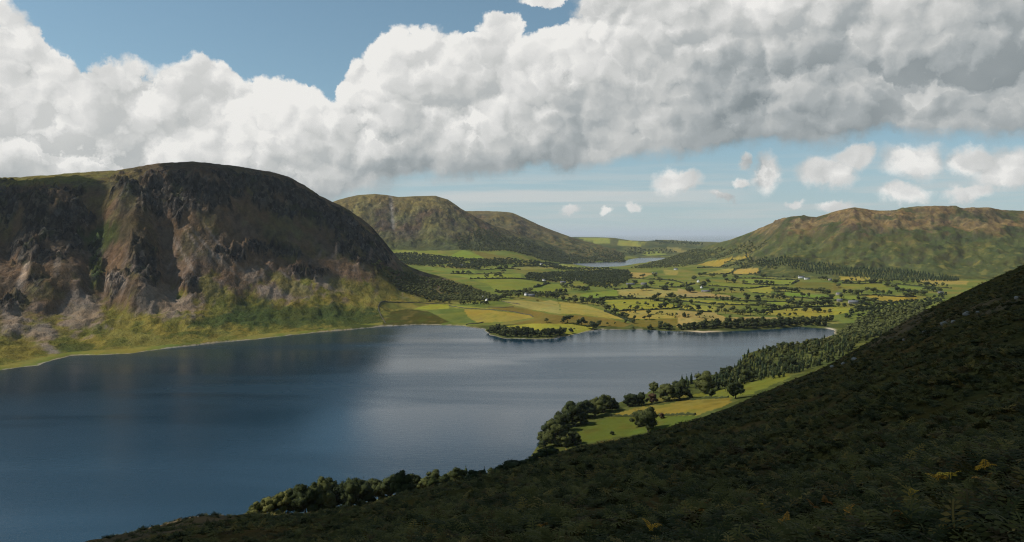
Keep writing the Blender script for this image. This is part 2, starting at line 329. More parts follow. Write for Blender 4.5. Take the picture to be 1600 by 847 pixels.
    # near hillside
    ss = I(px, [(-900, .60), (-400, .50), (0, .415), (110, .385), (200, .365), (300, .347), (370, .3455), (480, .342), (560, .335), (600, .325), (700, .306), (800, .2875), (850, .271), (900, .262), (1000, .2445), (1080, .2285),
                (1150, .207), (1230, .179), (1290, .159), (1350, .1314), (1430, .0955), (1500, .0677), (1600, .0318), (1800, -.045), (2200, -.15), (3000, -.25)])
    Ys = I(px, [(-400, 400), (110, 440), (300, 470), (400, 560), (480, 588), (700, 650), (850, 715), (1000, 690), (1230, 670), (1600, 690), (2400, 700)])
    B = I(px, [(700, 0), (1000, 0.02), (1600, 0.16), (2400, 0.3)])
    over = np.maximum(y / Ys - 1, 0)
    drop = ss * y + 2.2 + B * y * np.exp(-np.maximum(y, 0) / 150) + y * (0.10 * over + 0.55 * over ** 2)
    fade = sstep(y, 15, 60)
    lum = fbm(x / 45, y / 60, 4, 110) * 2.6 * fade + fbm(x / 9, y / 9, 2, 115) * 0.35 * sstep(y, 6, 25)
    near_sil = np.exp(-((y / Ys - 1) / 0.15) ** 2)
    z6 = EYE - drop + lum * (1 - 0.55 * near_sil) - 1.2 * fade - 0.6 * sstep(y, 150, 500)
    knob = 7 * np.exp(-(((px - 300) / 60) ** 2 + ((y - 470) / 60) ** 2)) * 0
    z6 = np.where((sd < -5) & (y > 300), -300, z6 + knob); z6 = np.where(over > 1.2, -300, z6)
    z6 = np.where((y > 250) & (sd < 30), np.minimum(z6, 0.45 * np.maximum(sd, -20) + 1), z6)
    Zs = np.stack([z0, z1, z2, z3, z4, z5, z6]); body = np.argmax(Zs, 0)
    z = Zs[0]
    for i, k in ((1, 6), (2, 14), (3, 14), (4, 10), (5, 10), (6, 4)):
        zi = np.where((sd < 8) & (y < 2500), -300, Zs[i]) if i != 1 and i != 6 else Zs[i]
        z = np.where(Zs[i] > z - k, smax(Zs[i], z, k), z)
    z = np.where(sd < 0, np.minimum(z, 0.25 * sd), z)
    z = np.where((sl < 0) & (y > 4300) & (y < 7600), LOWES_Z - np.minimum(3, 0.05 * -sl), z)
    return z.reshape(shp), body.reshape(shp), sd.reshape(shp), px.reshape(shp)

def hit(px, py, ymin=5.0, ymax=9500.0):
    """where the sight line of a photo pixel meets the ground"""
    Y = np.geomspace(ymin, ymax, 1800); x = (px - CX) / FPX * Y
    z = terrain(x, Y)[0]; s = (EYE - z) / Y; tgt = (py - HZ) / FPX
    k = np.nonzero(s <= tgt)[0]
    if len(k) == 0: k = [int(np.argmin(s - tgt))]
    i = k[0]; return Vector((x[i], Y[i], z[i]))
# ------------------------------------------------------------------ materials
def new_mat(name):
    m = bpy.data.materials.new(name); m.use_nodes = True; t = NT(m.node_tree); t.n.clear()
    out = t.new('ShaderNodeOutputMaterial'); b = t.new('ShaderNodeBsdfPrincipled')
    t.l.new(b.outputs[0], out.inputs['Surface']); b.inputs['Roughness'].default_value = 0.9
    b.inputs['Specular IOR Level'].default_value = 0.0
    return m, t, b
def land_material(name, fine=6.0, bump=1.2, amount=0.35, coarse=45.0, rocky=False):
    m, t, b = new_mat(name)
    vc = t.new('ShaderNodeVertexColor', layer_name='Col'); col = vc.outputs[0]; rk = vc.outputs[1]
    P = t.new('ShaderNodeNewGeometry').outputs['Position']
    n1, _ = t.noise(P, 1 / coarse, 6, 0.65); n2, _ = t.noise(P, 1 / fine, 4, 0.65)
    f = t.add(t.mul(t.sub(n1, 0.5), 1.2 * amount * 2), t.mul(t.sub(n2, 0.5), amount * 2.2))
    f = t.add(f, 1.0)
    c = t.vm('SCALE', col, f)
    nd, nc = t.noise(P, 1 / (coarse * 1.7), 4, 0.6)
    warm = t.mix(t.mr(nd, 0.35, 0.65), c, t.mix(1.0, c, (1.14, 0.99, 0.82, 1), 'MULTIPLY'))
    if rocky:      # broken crag, heather and stone flecks where the ground is rocky (alpha of the ground cover)
        k1, _ = t.noise(t.vm('MULTIPLY', P, (1.0, .5, .55)), 1 / (coarse * .62), 6, 0.68, dist=.4); k2, _ = t.noise(P, 1 / (fine * 1.6), 4, 0.7)
        d1 = t.mul(t.mr(t.add(k1, t.mul(t.sub(k2, .5), .35)), .50, .60), rk)
        warm = t.mix(t.mul(d1, .78), warm, (.017, .018, .019, 1))
        k3, _ = t.noise(t.vm('MULTIPLY', P, (1.0, .35, .4)), 1 / (fine * 1.1), 5, 0.7)
        warm = t.mix(t.mul(t.mul(t.mr(k3, .57, .68), rk), .6), warm, (.17, .135, .11, 1))
        vv = t.new('ShaderNodeTexVoronoi', feature='F1'); t.set(vv.inputs['Vector'], t.vm('MULTIPLY', t.vm('ADD', P, t.vm('SCALE', nc, 6.0)), (1.0, .7, .42))); vv.inputs['Scale'].default_value = 1 / (fine * 1.25)
        cell = t.sep(vv.outputs['Color'])[0]; warm = t.vm('SCALE', warm, t.add(1.0, t.mul(t.mul(t.sub(cell, .5), 1.25), rk)))
        k4, _ = t.noise(P, 1 / (coarse * 1.3), 5, .6); warm = t.mix(t.mul(t.mul(t.mr(k4, .55, .65), rk), .45), warm, (.06, .066, .024, 1))
    t.set(b.inputs['Base Color'], warm)
    bp = t.new('ShaderNodeBump'); bp.inputs['Distance'].default_value = bump; bp.inputs['Strength'].default_value = 1.0
    hgt_ = t.add(n2, t.mul(n1, 3.0))
    if rocky: hgt_ = t.add(hgt_, t.mul(t.mul(t.sub(cell, vv.outputs['Distance']), 1.3), rk))
    t.set(bp.inputs['Height'], hgt_); t.l.new(bp.outputs[0], b.inputs['Normal'])
    return m
M = {}
M['land'] = land_material('meadow', 9.0, 1.0, 0.22, 60.0)
M['rock'] = land_material('heather_and_rock', 6.0, 3.5, 0.42, 38.0, True)
M['farfell'] = land_material('fell_turf', 13.0, 3.0, 0.45, 70.0, True)
M['near'] = land_material('heath', 0.9, 0.30, 0.6, 11.0)

# water
def water_material(name, deep):
    m, t, b = new_mat(name)
    P = t.new('ShaderNodeNewGeometry').outputs['Position']
    st = t.vm('MULTIPLY', P, (0.35, 1.0, 1.0))
    w1, _ = t.noise(st, 0.22, 3, 0.6); w2, _ = t.noise(P, 0.8, 3, 0.6)
    sx = t.vm('MULTIPLY', P, (0.22, 1.0, 1.0)); wind, _ = t.noise(sx, 0.006, 4, 0.55, dist=0.6)
    b.inputs['Base Color'].default_value = deep; b.inputs['IOR'].default_value = 1.333
    b.inputs['Specular IOR Level'].default_value = 0.95
    t.set(b.inputs['Roughness'], t.mr(wind, 0.36, 0.66, 0.16, 0.28))
    bp = t.new('ShaderNodeBump'); bp.inputs['Distance'].default_value = 0.20
    t.set(bp.inputs['Strength'], t.mr(wind, 0.36, 0.62, 0.35, 1.0))
    t.set(bp.inputs['Height'], t.add(w1, t.mul(w2, 0.35))); t.l.new(bp.outputs[0], b.inputs['Normal'])
    return m
M['water'] = water_material('lake_water', (0.001, 0.021, 0.038, 1))
M['sea'] = water_material('sea_water', (0.01, 0.03, 0.045, 1))

# ------------------------------------------------------------------ fields (photo outlines, laid onto the ground they belong to)
GR, YG, YT, TAN, ORG, OLV, DRK, PALE = (.155, .190, .036), (.235, .225, .038), (.26, .222, .055), (.285, .218, .08), (.33, .22, .058), (.135, .120, .028), (.05, .058, .014), (.20, .22, .06)
FIELDS = [
 (GR, [(611,387),(668,388),(699,400),(702,402),(678,397),(617,392)]), (GR, [(722,390),(746,398),(766,404),(742,404),(700,402)]), (OLV, [(732,389),(801,404),(800,410),(775,411),(751,401)]),
 (GR, [(648,419),(678,416),(742,423),(742,428),(713,426),(671,422)]), (GR, [(742,415),(777,416),(776,421),(754,421.5),(742,420)]), (GR, [(704,428.5),(754,429),(815,427.5),(816,435.5),(735,435.5)]),
 (GR, [(735,436.5),(813,436.5),(857,442.5),(834,449),(833,455),(775,455),(763,444)]), (GR, [(834,450),(860,443.5),(872,444),(889,452),(857,457),(834,458)]),
 (YG, [(598,471),(699,475),(702,482),(673,484),(624,482),(598,482)]), (DRK, [(598,485),(640,483),(671,487),(702,503),(683,507),(598,512)]),
 (YG, [(725,483),(765,484.5),(827,492.5),(834,496),(796,502),(746,505),(730,494)]), (YG, [(704,477),(735,479),(800,486),(828,491.5),(765,483.5),(712,481.5)]),
 (TAN, [(783,470),(813,469),(841,472),(860,469),(872,472),(875,484),(876,491),(827,483),(805,477)]), (YT, [(875,472),(916,477),(944,486),(978,500),(897,490),(876.5,491)]),
 (OLV, [(757,481),(805,480),(876,493.5),(900,492),(940,497),(990,506),(975,511),(870,506),(800,507),(836,497),(825,491)]), (YG, [(764,512),(801,508.5),(836,505.5),(900,506),(927,511),(918,518),(895,523),(860,517),(831,517),(785,522)]),
 (GR, [(850,444),(876,444),(888,453),(850,457)]), (GR, [(896,443.5),(914,443),(911,449.5),(896,449.5)]), (GR, [(907,459),(963,453),(966,463),(928,468),(908,466)]),
 (TAN, [(965,453),(1015,451),(1060,455),(1117,459),(1117,464),(1051,463),(996,465),(968,462)]), (YG, [(942,469),(1015,467.5),(1065,479),(1030,484),(963,486.5)]), (YT, [(966,487),(1020,483),(1086,486),(1133,494),(1063,497),(982,499)]),
 (OLV, [(982,501),(1051,498),(1110,497.5),(1086,506),(1015,512),(992,510)]), (TAN, [(959,425),(1025,427),(1001,434.5),(978,433)]), (YT, [(1035,421),(1060,423),(1058,430),(1039,429)]), (GR, [(976,436),(1044,438),(1074,444),(1063,449.5),(1030,448)]),
 (GR, [(1058,440),(1087,442.5),(1071,447.5),(1058,448.5)]), (GR, [(1107,441.5),(1134,443),(1206,447),(1167,451),(1126,448.5),(1109,446.5)]), (GR, [(1150,435.5),(1213,436.5),(1248,438.5),(1237,444),(1213,443.5),(1167,442)]),
 (ORG, [(1143,428),(1152,421),(1187,418.5),(1185,427),(1155,428.5)]), (YT, [(1098,428.5),(1131,420),(1151,420),(1141,427.5),(1121,428.5)]), (YG, [(1089,414),(1114,407),(1167,398.5),(1174,401),(1131,411),(1127,418)]),
 (OLV, [(1249,440),(1300,441),(1300,456.5),(1250,451.5),(1240,446)]), (YG, [(1167,452),(1203,448),(1208,451.5),(1203,459),(1177,457.5)]), (GR, [(1224,456.5),(1250,458.5),(1302,463),(1302,467),(1266,466.5),(1230,464.5)]),
 (TAN, [(1058,451),(1111,459),(1137,461.5),(1160,467),(1106,465.5),(1058,464.5)]), (YG, [(1063,467),(1137,470.5),(1185,476.5),(1167,478),(1121,476.5),(1063,471.5)]), (GR, [(1197,473),(1229,472),(1224,477.5),(1197,476.5)]),
 (YG, [(1196,486.5),(1240,482),(1302,480),(1290,495),(1241,497),(1197,492)]), (TAN, [(1058,485.5),(1115,488),(1137,496.5),(1183,494.5),(1241,497.5),(1183,504),(1146,505),(1106,501),(1058,511)]), (YG, [(1063,475.5),(1119,479),(1116,487),(1063,484.5)]),
 (YT, [(1312,432),(1359,433),(1363,438.5),(1315,438.5)]), (YT, [(1424,436.5),(1513,439),(1511,445),(1445,443.5)]), (GR, [(1315,443.5),(1379,444),(1390,451),(1382,457.5),(1353,449.5),(1316,449.5)]), (GR, [(1394,444.5),(1454,451),(1429,454),(1399,449)]),
 (OLV, [(1301,442),(1314,446),(1316,451),(1301,456)]), (YG, [(1350,460.5),(1379,463),(1434,464.5),(1430,469.5),(1379,474),(1367,469.5)]), (GR, [(1385,474.5),(1422,473),(1418,476),(1385,482)]), (GR, [(1303,461),(1339,463.5),(1337,469.5),(1303,468.5)]),
 (YG, [(1303,480),(1338,480.5),(1327,488),(1308,492),(1291,495)]), (PALE, [(610,394),(640,392),(700,403),(690,408),(650,402)]), (PALE, [(797,418),(842,416),(880,419),(850,421),(812,421.5)]), (PALE, [(830,412),(878,412),(900,417),(860,416.5)]),
 (YT, [(958,378),(985,375.5),(1012,379),(1002,385),(968,384)]), (PALE, [(995,394),(1025,392),(1042,398),(1012,400)]), (PALE, [(905,372),(950,372),(957,380),(920,379)]), (PALE, [(1040,386),(1062,388),(1080,394),(1052,393)]),
]
NEARFIELDS = [
 ((.185,.15,.032), [(953,648),(1008,635),(1076,625),(1144,622.5),(1138,632),(1092,648),(1027,648.5),(982,649.5)]),
 ((.078,.098,.020), [(898,677),(910,666),(953,651),(1027,650),(1090,649),(1076,660),(1040,671),(982,679),(914,692)]),
 ((.12,.135,.026), [(1075,619),(1125,606),(1183,594),(1232,583),(1235,590),(1174,615),(1144,621.5)]),
 (OLV, [(1000,633),(1030,622),(1074,612),(1074,622),(1010,634)]),
]
def inpoly(px, py, poly):
    ins = np.zeros(px.shape, bool); n = len(poly)
    for i in range(n):
        ax, ay = poly[i]; bx, by = poly[(i + 1) % n]
        if ay == by: continue
        ins ^= ((ay > py) != (by > py)) & (px < ax + (py - ay) / (by - ay) * (bx - ax))
    return ins

# ------------------------------------------------------------------ terrain mesh: a fan of rows that get coarser with distance
AP = 60.0     # the fan starts this far behind the eye
def rows():
    r = [14.0]
    steps = [(90, .035), (800, .014), (1380, .0065), (2760, .0023), (7200, .0034), (12000, .03), (260000, .12)]
    while r[-1] < 250000:
        for lim, st in steps:
            if r[-1] < lim: break
        r.append(r[-1] * (1 + st))
    return np.array(r)
rr = rows()
az = np.concatenate([np.arange(-52, -35.01, 0.6), np.arange(-34.6, 34.61, 0.098), np.arange(35.2, 52.1, 0.6)]) * np.pi / 180
AZ, RR = np.meshgrid(az, rr)
GX = RR * np.sin(AZ); GY = RR * np.cos(AZ) - AP
GZ, GB, GSD, GPX = terrain(GX, GY)
dYr = np.gradient(GZ, axis=0) / np.maximum(np.gradient(RR, axis=0), 1e-3)
dXa = np.gradient(GZ, axis=1) / np.maximum(np.gradient(AZ, axis=1) * RR, 1e-3)
SL = np.sqrt(dYr ** 2 + dXa ** 2)
GPY = HZ + FPX * (EYE - GZ) / np.maximum(GY, 1.0)
# --- surface colours of the ground cover itself
def C3(c): return np.array(c, float)
col = np.zeros(GZ.shape + (3,)); col[:] = C3((.125, .15, .035))
def lay(mask, c):
    global col
    w = np.clip(mask, 0, 1)[..., None]; col = col * (1 - w) + C3(c) * w
nA = fbm(GX / 180, GY / 180, 4, 200); nB = fbm(GX / 45, GY / 45, 4, 210); nC = fbm(GX / 14, GY / 30, 3, 220)
lay((GB == 0) * sstep(nA + 0.5 * nB, 0.0, 0.5) * 0.7, (.19, .165, .045)); lay((GB == 0) * sstep(-nA + 0.4 * nB, 0.1, 0.6) * 0.6, (.07, .105, .025))
fid = np.full(GZ.shape, -1)
ok = (GY > 1700) & np.isin(GB, (0, 1, 4, 5))
wob = 1.0 + 0 * GX
PXW = GPX + fbm(GX / 90, GY / 90, 2, 230) * 1.3; PYW = GPY + fbm(GX / 120, GY / 120, 2, 235) * 0.35
for i, (c, poly) in enumerate(FIELDS):
    msk = ok & inpoly(PXW, PYW, poly); fid[msk] = i
    j = np.random.default_rng(i).uniform(.88, 1.12, 3); col[msk] = C3(c) * j
okn = (GY > 700) & (GY < 1300) & (GB == 0) & (GSD > 6)
for i, (c, poly) in enumerate(NEARFIELDS):
    msk = okn & inpoly(GPX + nC * 4, GPY + nB * 1.5, poly); fid[msk] = len(FIELDS) + i; col[msk] = C3(c)
# grazing stripes and worn patches inside the fields
infield = fid >= 0
lay(infield * sstep(nB + 0.6 * nC, 0.15, 0.8) * 0.5 * (GY < 1400), (.085, .075, .018)); lay(infield * sstep(nB + 0.6 * nC, 0.25, 0.9) * 0.35 * (GY > 1400), (.20, .15, .05)); lay(infield * sstep(-nB + 0.5 * nC, 0.3, 0.9) * 0.3, (.07, .115, .02))
# lakeside ground on the east shore
e = (GB == 0) & (GY < 1900) & (GX > -400) & (fid < 0); lay(e * 1.0, (.055, .068, .02)); lay(e * sstep(nB, 0.0, 0.4) * 0.6, (.11, .12, .035))
# western mountain
m1 = (GB == 1).astype(float); hgt = GZ
lay(m1, (.122, .088, .058)); lay(m1 * sstep(nA + 0.6 * nB, 0.0, 0.5) * 0.7, (.16, .108, .074)); lay(m1 * sstep(-nA + nB * .6, 0.05, 0.5) * 0.6, (.115, .110, .045)); lay(m1 * sstep(nC + .5 * nB, .15, .6) * .6, (.062, .048, .034))
grassline = 62 + 34 * nA + 22 * nB + 0.035 * (GPX - 100)
lay(m1 * sstep(grassline - hgt + 16 * nC, -12, 22), (.172, .152, .038)); lay(m1 * sstep(grassline - hgt + nC * 20, 8, 40) * sstep(nB, -0.1, 0.35) * 0.7, (.085, .10, .024))
CM = crag_mask(GPX, GPY, GX, GY) * m1; lay(CM * .9, (.042, .042, .040))
lay(m1 * sstep(hgt, 0, 1) * sstep(fbm(GX / 16, GY / 90, 3, 250), 0.25, 0.6) * sstep(hgt, 30, 60) * (1 - sstep(hgt, 150, 230)) * 0.75, (.19, .145, .115))
def blob(cx, cy, rx, ry, rot=0.0):
    a = math.radians(rot); dx = GPX - cx; dy = GPY - cy
    u = dx * math.cos(a) + dy * math.sin(a); v = -dx * math.sin(a) + dy * math.cos(a)
    kq = 1.0 if rx > 8 else .35; d = np.sqrt((u / rx) ** 2 + (v / ry) ** 2) + kq * (0.45 * nB + 0.35 * nC)
    return (1 - sstep(d, 0.7, 1.25)) * (GY > 700)
def blob2(cx, cy, rx, ry, rot):
    a = math.radians(rot); dx = GPX - cx; dy = GPY - cy
    d = np.sqrt(((dx * math.cos(a) + dy * math.sin(a)) / rx) ** 2 + ((-dx * math.sin(a) + dy * math.cos(a)) / ry) ** 2) + .4 * nB + .3 * nC
    return (1 - sstep(d, .7, 1.25)) * (GY > 60)
for cx, cy, rx, ry, ro in [(38, 428, 7, 28, 22), (130, 490, 34, 32, 0), (262, 472, 44, 26, 12), (300, 372, 2.2, 34, -38), (322, 384, 2.5, 52, -40), (288, 400, 3, 34, -32), (335, 372, 1.8, 40, -36), (372, 415, 2, 34, -48), (60, 520, 26, 18, 20), (352, 412, 3, 28, -44), (455, 440, 2.5, 24, -42),
                           (395, 430, 20, 12, 30), (520, 445, 30, 10, 25), (470, 455, 22, 12, 20), (180, 440, 16, 12, 0), (20, 505, 18, 26, 10), (90, 410, 6, 20, 10), (430, 455, 30, 14, 20), (75, 545, 24, 8, 25)]:
    lay(m1 * blob(cx, cy, rx, ry, ro) * 0.9, (.205, .168, .135))
lay(m1 * blob(38, 425, 4, 24, 22), (.36, .29, .23))
for cx, cy, rx, ry, ro in [(470, 495, 115, 17, -3), (550, 500, 60, 13, 0), (120, 545, 34, 10, 0), (400, 490, 40, 22, 0), (340, 500, 40, 8, -10), (290, 525, 40, 6, -6), (160, 370, 20, 30, 60), (150, 420, 12, 30, 0)]:
    lay(m1 * blob(cx, cy, rx, ry, ro) * 0.85, (.045, .065, .02))
for cx, cy, rx, ry, ro in [(40, 283, 60, 6, 0), (110, 278, 40, 6, 5), (560, 455, 45, 14, 18), (600, 440, 14, 24, -20), (640, 430, 10, 16, -30), (25, 545, 50, 18, 10), (240, 535, 60, 7, -5), (450, 445, 40, 12, 25), (330, 450, 14, 26, -30)]:
    lay(m1 * blob(cx, cy, rx, ry, ro) * 0.75, (.15, .135, .035))
lay(m1 * blob(300, 262, 70, 8, 0) * .6, (.075, .05, .04)); lay(m1 * blob(215, 360, 28, 40, 0) * .7, (.075, .058, .032))
lay(m1 * sstep(hgt, 285, 330) * (1 - sstep(SL, .3, .55)) * (1 - sstep(GPX, 170, 240)) * .85, (.15, .135, .04)); lay(m1 * sstep(hgt, 330, 380) * (1 - sstep(SL, .35, .6)) * sstep(GPX, 170, 240) * .8, (.085, .062, .04))
# fell and hill behind the village
m2 = np.isin(GB, (2, 3)).astype(float)
lay(m2, (.085, .078, .038)); lay(m2 * sstep(nA + .5 * nB, 0.0, .6) * .8, (.078, .054, .040)); lay(m2 * sstep(-nA + .5 * nB, 0.1, .6) * .7, (.12, .115, .04))
lay(m2 * sstep(hgt - 30 * nA, 330, 420) * .7, (.16, .13, .05)); lay(m2 * (1 - sstep(hgt - 25 * nB, 150, 230)) * .75, (.055, .07, .025))
lay(m2 * np.exp(-((GPX - 614 + 0.012 * (GY - 5000)) / 2.6) ** 2) * sstep(hgt, 220, 260) * .8, (.20, .19, .18)); lay((GB == 3) * sstep(nB, -.2, .3) * .7, (.15, .115, .045))
# far hills
m4 = (GB == 4).astype(float) * (fid < 0); lay(m4, (.075, .09, .035)); lay(m4 * sstep(nA, 0, .4) * .7, (.12, .12, .045)); lay(m4 * sstep(-nA, .1, .5) * .8, (.035, .05, .02))
# eastern fell
m5 = (GB == 5).astype(float) * (fid < 0)
lay(m5, (.072, .086, .030)); lay(m5 * sstep(hgt + 80 * nA + 50 * nB, 200, 290), (.185, .136, .062)); lay(m5 * sstep(hgt + 60 * nB - 40 * nA, 210, 300) * sstep(nC + nB, 0.1, .7) * .8, (.085, .055, .04))
lay(m5 * sstep(-nA - .5 * nB, .05, .5) * .75, (.045, .06, .022)); lay(m5 * sstep(SL, .6, .9) * .5, (.06, .05, .035)); lay(m5 * sstep(nB, .2, .6) * (1 - sstep(hgt, 150, 220)) * .6, (.16, .15, .045))
# near hillside
m6 = (GB == 6).astype(float)
lay(m6, (.062, .054, .019)); lay(m6 * sstep(nB + nC, 0, .7) * .7, (.105, .068, .030)); lay(m6 * sstep(fbm(GX / 7, GY / 7, 3, 260), .1, .5) * .5, (.028, .036, .012))
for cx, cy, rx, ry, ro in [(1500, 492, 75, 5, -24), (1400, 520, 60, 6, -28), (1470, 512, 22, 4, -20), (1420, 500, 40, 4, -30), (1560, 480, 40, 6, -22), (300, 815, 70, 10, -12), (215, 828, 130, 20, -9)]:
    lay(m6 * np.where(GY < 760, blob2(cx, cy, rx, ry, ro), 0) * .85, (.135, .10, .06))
# shingle along the water's edge
lay((GSD > -6) * (1 - sstep(GSD + 3 * nC, 1.2, 3.2)) * (GY > 1150) * (GX < 300) * .8, (.30, .27, .22))
for cx, rx in ((1100, 24), (1298, 7)):
    lay((GSD > -6) * (1 - sstep(GSD, 4, 9)) * np.exp(-((GPX - cx) / rx) ** 2) * (GY > 1600), (.48, .42, .33))

rock = m1 * np.clip(CM * 1.0 + .22 * sstep(hgt - grassline + 14 * nC, -5, 30), 0, 1) + m2 * (.25 + .45 * sstep(SL, .35, .7)) + m5 * (.05 + .25 * sstep(hgt + 60 * nB, 190, 290)) + m6 * .0
# --- split the sheet into the valley floor, each field, each hill
nr, nc_ = GZ.shape
def emit(name, fmask, mat, kind='structure', label=None, cat=None):
    q = np.nonzero(fmask.ravel())[0]
    if len(q) == 0: return None
    r, c = q // (nc_ - 1), q % (nc_ - 1); a = r * nc_ + c
    quads = np.stack([a, a + 1, a + nc_ + 1, a + nc_], 1)
    u, inv = np.unique(quads.ravel(), return_inverse=True)
    me = bpy.data.meshes.new(name); nv, nf = len(u), len(q)
    me.vertices.add(nv); me.vertices.foreach_set('co', np.stack([GX.ravel()[u], GY.ravel()[u], GZ.ravel()[u]], 1).astype(np.float32).ravel())
    me.loops.add(nf * 4); me.loops.foreach_set('vertex_index', inv.astype(np.int32).ravel())
    me.polygons.add(nf); me.polygons.foreach_set('loop_start', np.arange(0, nf * 4, 4, dtype=np.int32))
    me.polygons.foreach_set('use_smooth', np.ones(nf, bool)); me.update()
    ca = me.color_attributes.new('Col', 'FLOAT_COLOR', 'POINT')
    cc = np.ones((nv, 4), np.float32); cc[:, :3] = col.reshape(-1, 3)[u]; cc[:, 3] = rock.ravel()[u]; ca.data.foreach_set('color', cc.ravel())
    me.materials.append(mat); o = bpy.data.objects.new(name, me); sc.collection.objects.link(o); o['kind'] = kind
    if label: o['label'] = label
    if cat: o['category'] = cat
    return o
FB = GB[:-1, :-1]; FF = fid[:-1, :-1]; zmax = np.maximum.reduce([GZ[:-1, :-1], GZ[1:, :-1], GZ[:-1, 1:], GZ[1:, 1:]])
live = ~((zmax < -2.5) & (RR[:-1, :-1] < 2700))
emit('ground', live & (FB == 0) & (FF < 0), M['land'])
emit('mountain', live & (FB == 1) & (FF < 0), M['rock'], label='steep dark heather mountain with crags and scree above the lake', cat='mountain')
emit('hill', live & (FB == 2) & (FF < 0), M['farfell']); emit('hill', live & (FB == 3) & (FF < 0), M['farfell'])
emit('hill', live & (FB == 4) & (FF < 0), M['farfell']); emit('hill', live & (FB == 5) & (FF < 0), M['farfell'])
emit('hillside', live & (FB == 6), M['near'])
for i in range(len(FIELDS) + len(NEARFIELDS)): emit('field', live & (FF == i) & (FB != 6), M['land'])

def sheet(name, pts, z, mat):
    me = bpy.data.meshes.new(name); me.from_pydata([(x, y, z) for x, y in pts], [], [tuple(range(len(pts)))]); me.update()
    me.materials.append(mat); o = bpy.data.objects.new(name, me); sc.collection.objects.link(o); o['kind'] = 'structure'
    if me.polygons[0].normal.z < 0: me.flip_normals()
    return o
sheet('lake', [(-3000, 250), (700, 250), (1300, 1000), (1300, 2150), (-300, 2150), (-3000, 2150)], 0.0, M['water'])
lw = LOWES - LOWES.mean(0); sheet('lake', [tuple(p) for p in LOWES.mean(0) + lw * 1.03], LOWES_Z, M['water'])
sheet('sea', [(-250000, 11500), (250000, 11500), (250000, 330000), (-250000, 330000)], -98.0, M['sea'])
# ------------------------------------------------------------------ plant and building materials
def leaf_material(name, c0, c1, rough=0.8, trans=0.0):
    m, t, b = new_mat(name)
    P = t.new('ShaderNodeNewGeometry').outputs['Position']; oi = t.new('ShaderNodeObjectInfo').outputs['Random']
    n, _ = t.noise(P, 0.35, 3, 0.6)
    f = t.add(t.mul(n, 0.9), t.mul(t.sub(oi, 0.5), 0.5))
    t.set(b.inputs['Base Color'], t.mix(t.mr(f, 0.25, 0.75), (*c0, 1), (*c1, 1))); b.inputs['Roughness'].default_value = rough
    b.inputs['Specular IOR Level'].default_value = 0.1
    return m
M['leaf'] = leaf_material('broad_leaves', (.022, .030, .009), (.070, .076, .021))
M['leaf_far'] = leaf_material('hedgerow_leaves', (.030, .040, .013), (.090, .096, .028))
M['leaf2'] = leaf_material('sunlit_leaves', (.045, .055, .014), (.11, .105, .028))  # paler copy of the leaf colours, with sunlight put into them
M['needle'] = leaf_material('conifer_needles', (.018, .030, .013), (.045, .060, .021))
M['needle2'] = leaf_material('larch_needles', (.045, .060, .018), (.10, .105, .032))
M['copper'] = leaf_material('copper_leaves', (.035, .022, .014), (.075, .045, .022))
M['bracken'] = leaf_material('bracken_green', (.032, .036, .010), (.125, .105, .026))
M['bracken_fade'] = leaf_material('bracken_fading', (.07, .045, .014), (.22, .15, .035))
M['bracken_gold'] = leaf_material('bracken_gold', (.55, .27, .02), (.75, .45, .04))
M['bracken_rust'] = leaf_material('bracken_rust', (.30, .11, .02), (.50, .22, .03))
def plain(name, c, rough=0.85, sc_=1.5, amt=0.4):
    m, t, b = new_mat(name)
    P = t.new('ShaderNodeNewGeometry').outputs['Position']; n, _ = t.noise(P, sc_, 5, 0.6)
    t.set(b.inputs['Base Color'], t.vm('SCALE', (c[0], c[1], c[2]), t.add(1 - amt / 2, t.mul(n, amt)))); b.inputs['Roughness'].default_value = rough
    bp = t.new('ShaderNodeBump'); bp.inputs['Distance'].default_value = 0.1; t.set(bp.inputs['Height'], n); t.l.new(bp.outputs[0], b.inputs['Normal'])
    return m
M['bark'] = plain('bark', (.07, .055, .04)); M['stone'] = plain('grey_stone', (.26, .24, .21), .9, .8, .7); M['white'] = plain('white_render', (.78, .77, .73), .8, .5, .15)
M['slate'] = plain('slate_roof', (.14, .145, .155), .6, .6, .4); M['sandstone'] = plain('stone_wall', (.30, .26, .21), .9, .6, .4); M['pane'] = plain('window_glass', (.03, .035, .04), .15, 1, .1)
M['door'] = plain('painted_door', (.08, .06, .05)); M['drystone'] = plain('dry_stone', (.085, .078, .06), .95, .5, .6); M['hedge'] = leaf_material('hedge_leaves', (.020, .027, .010), (.045, .052, .017))
M['cloud'] = plain('cloud_white', (.8, .8, .8), 1.0, .01, .1)

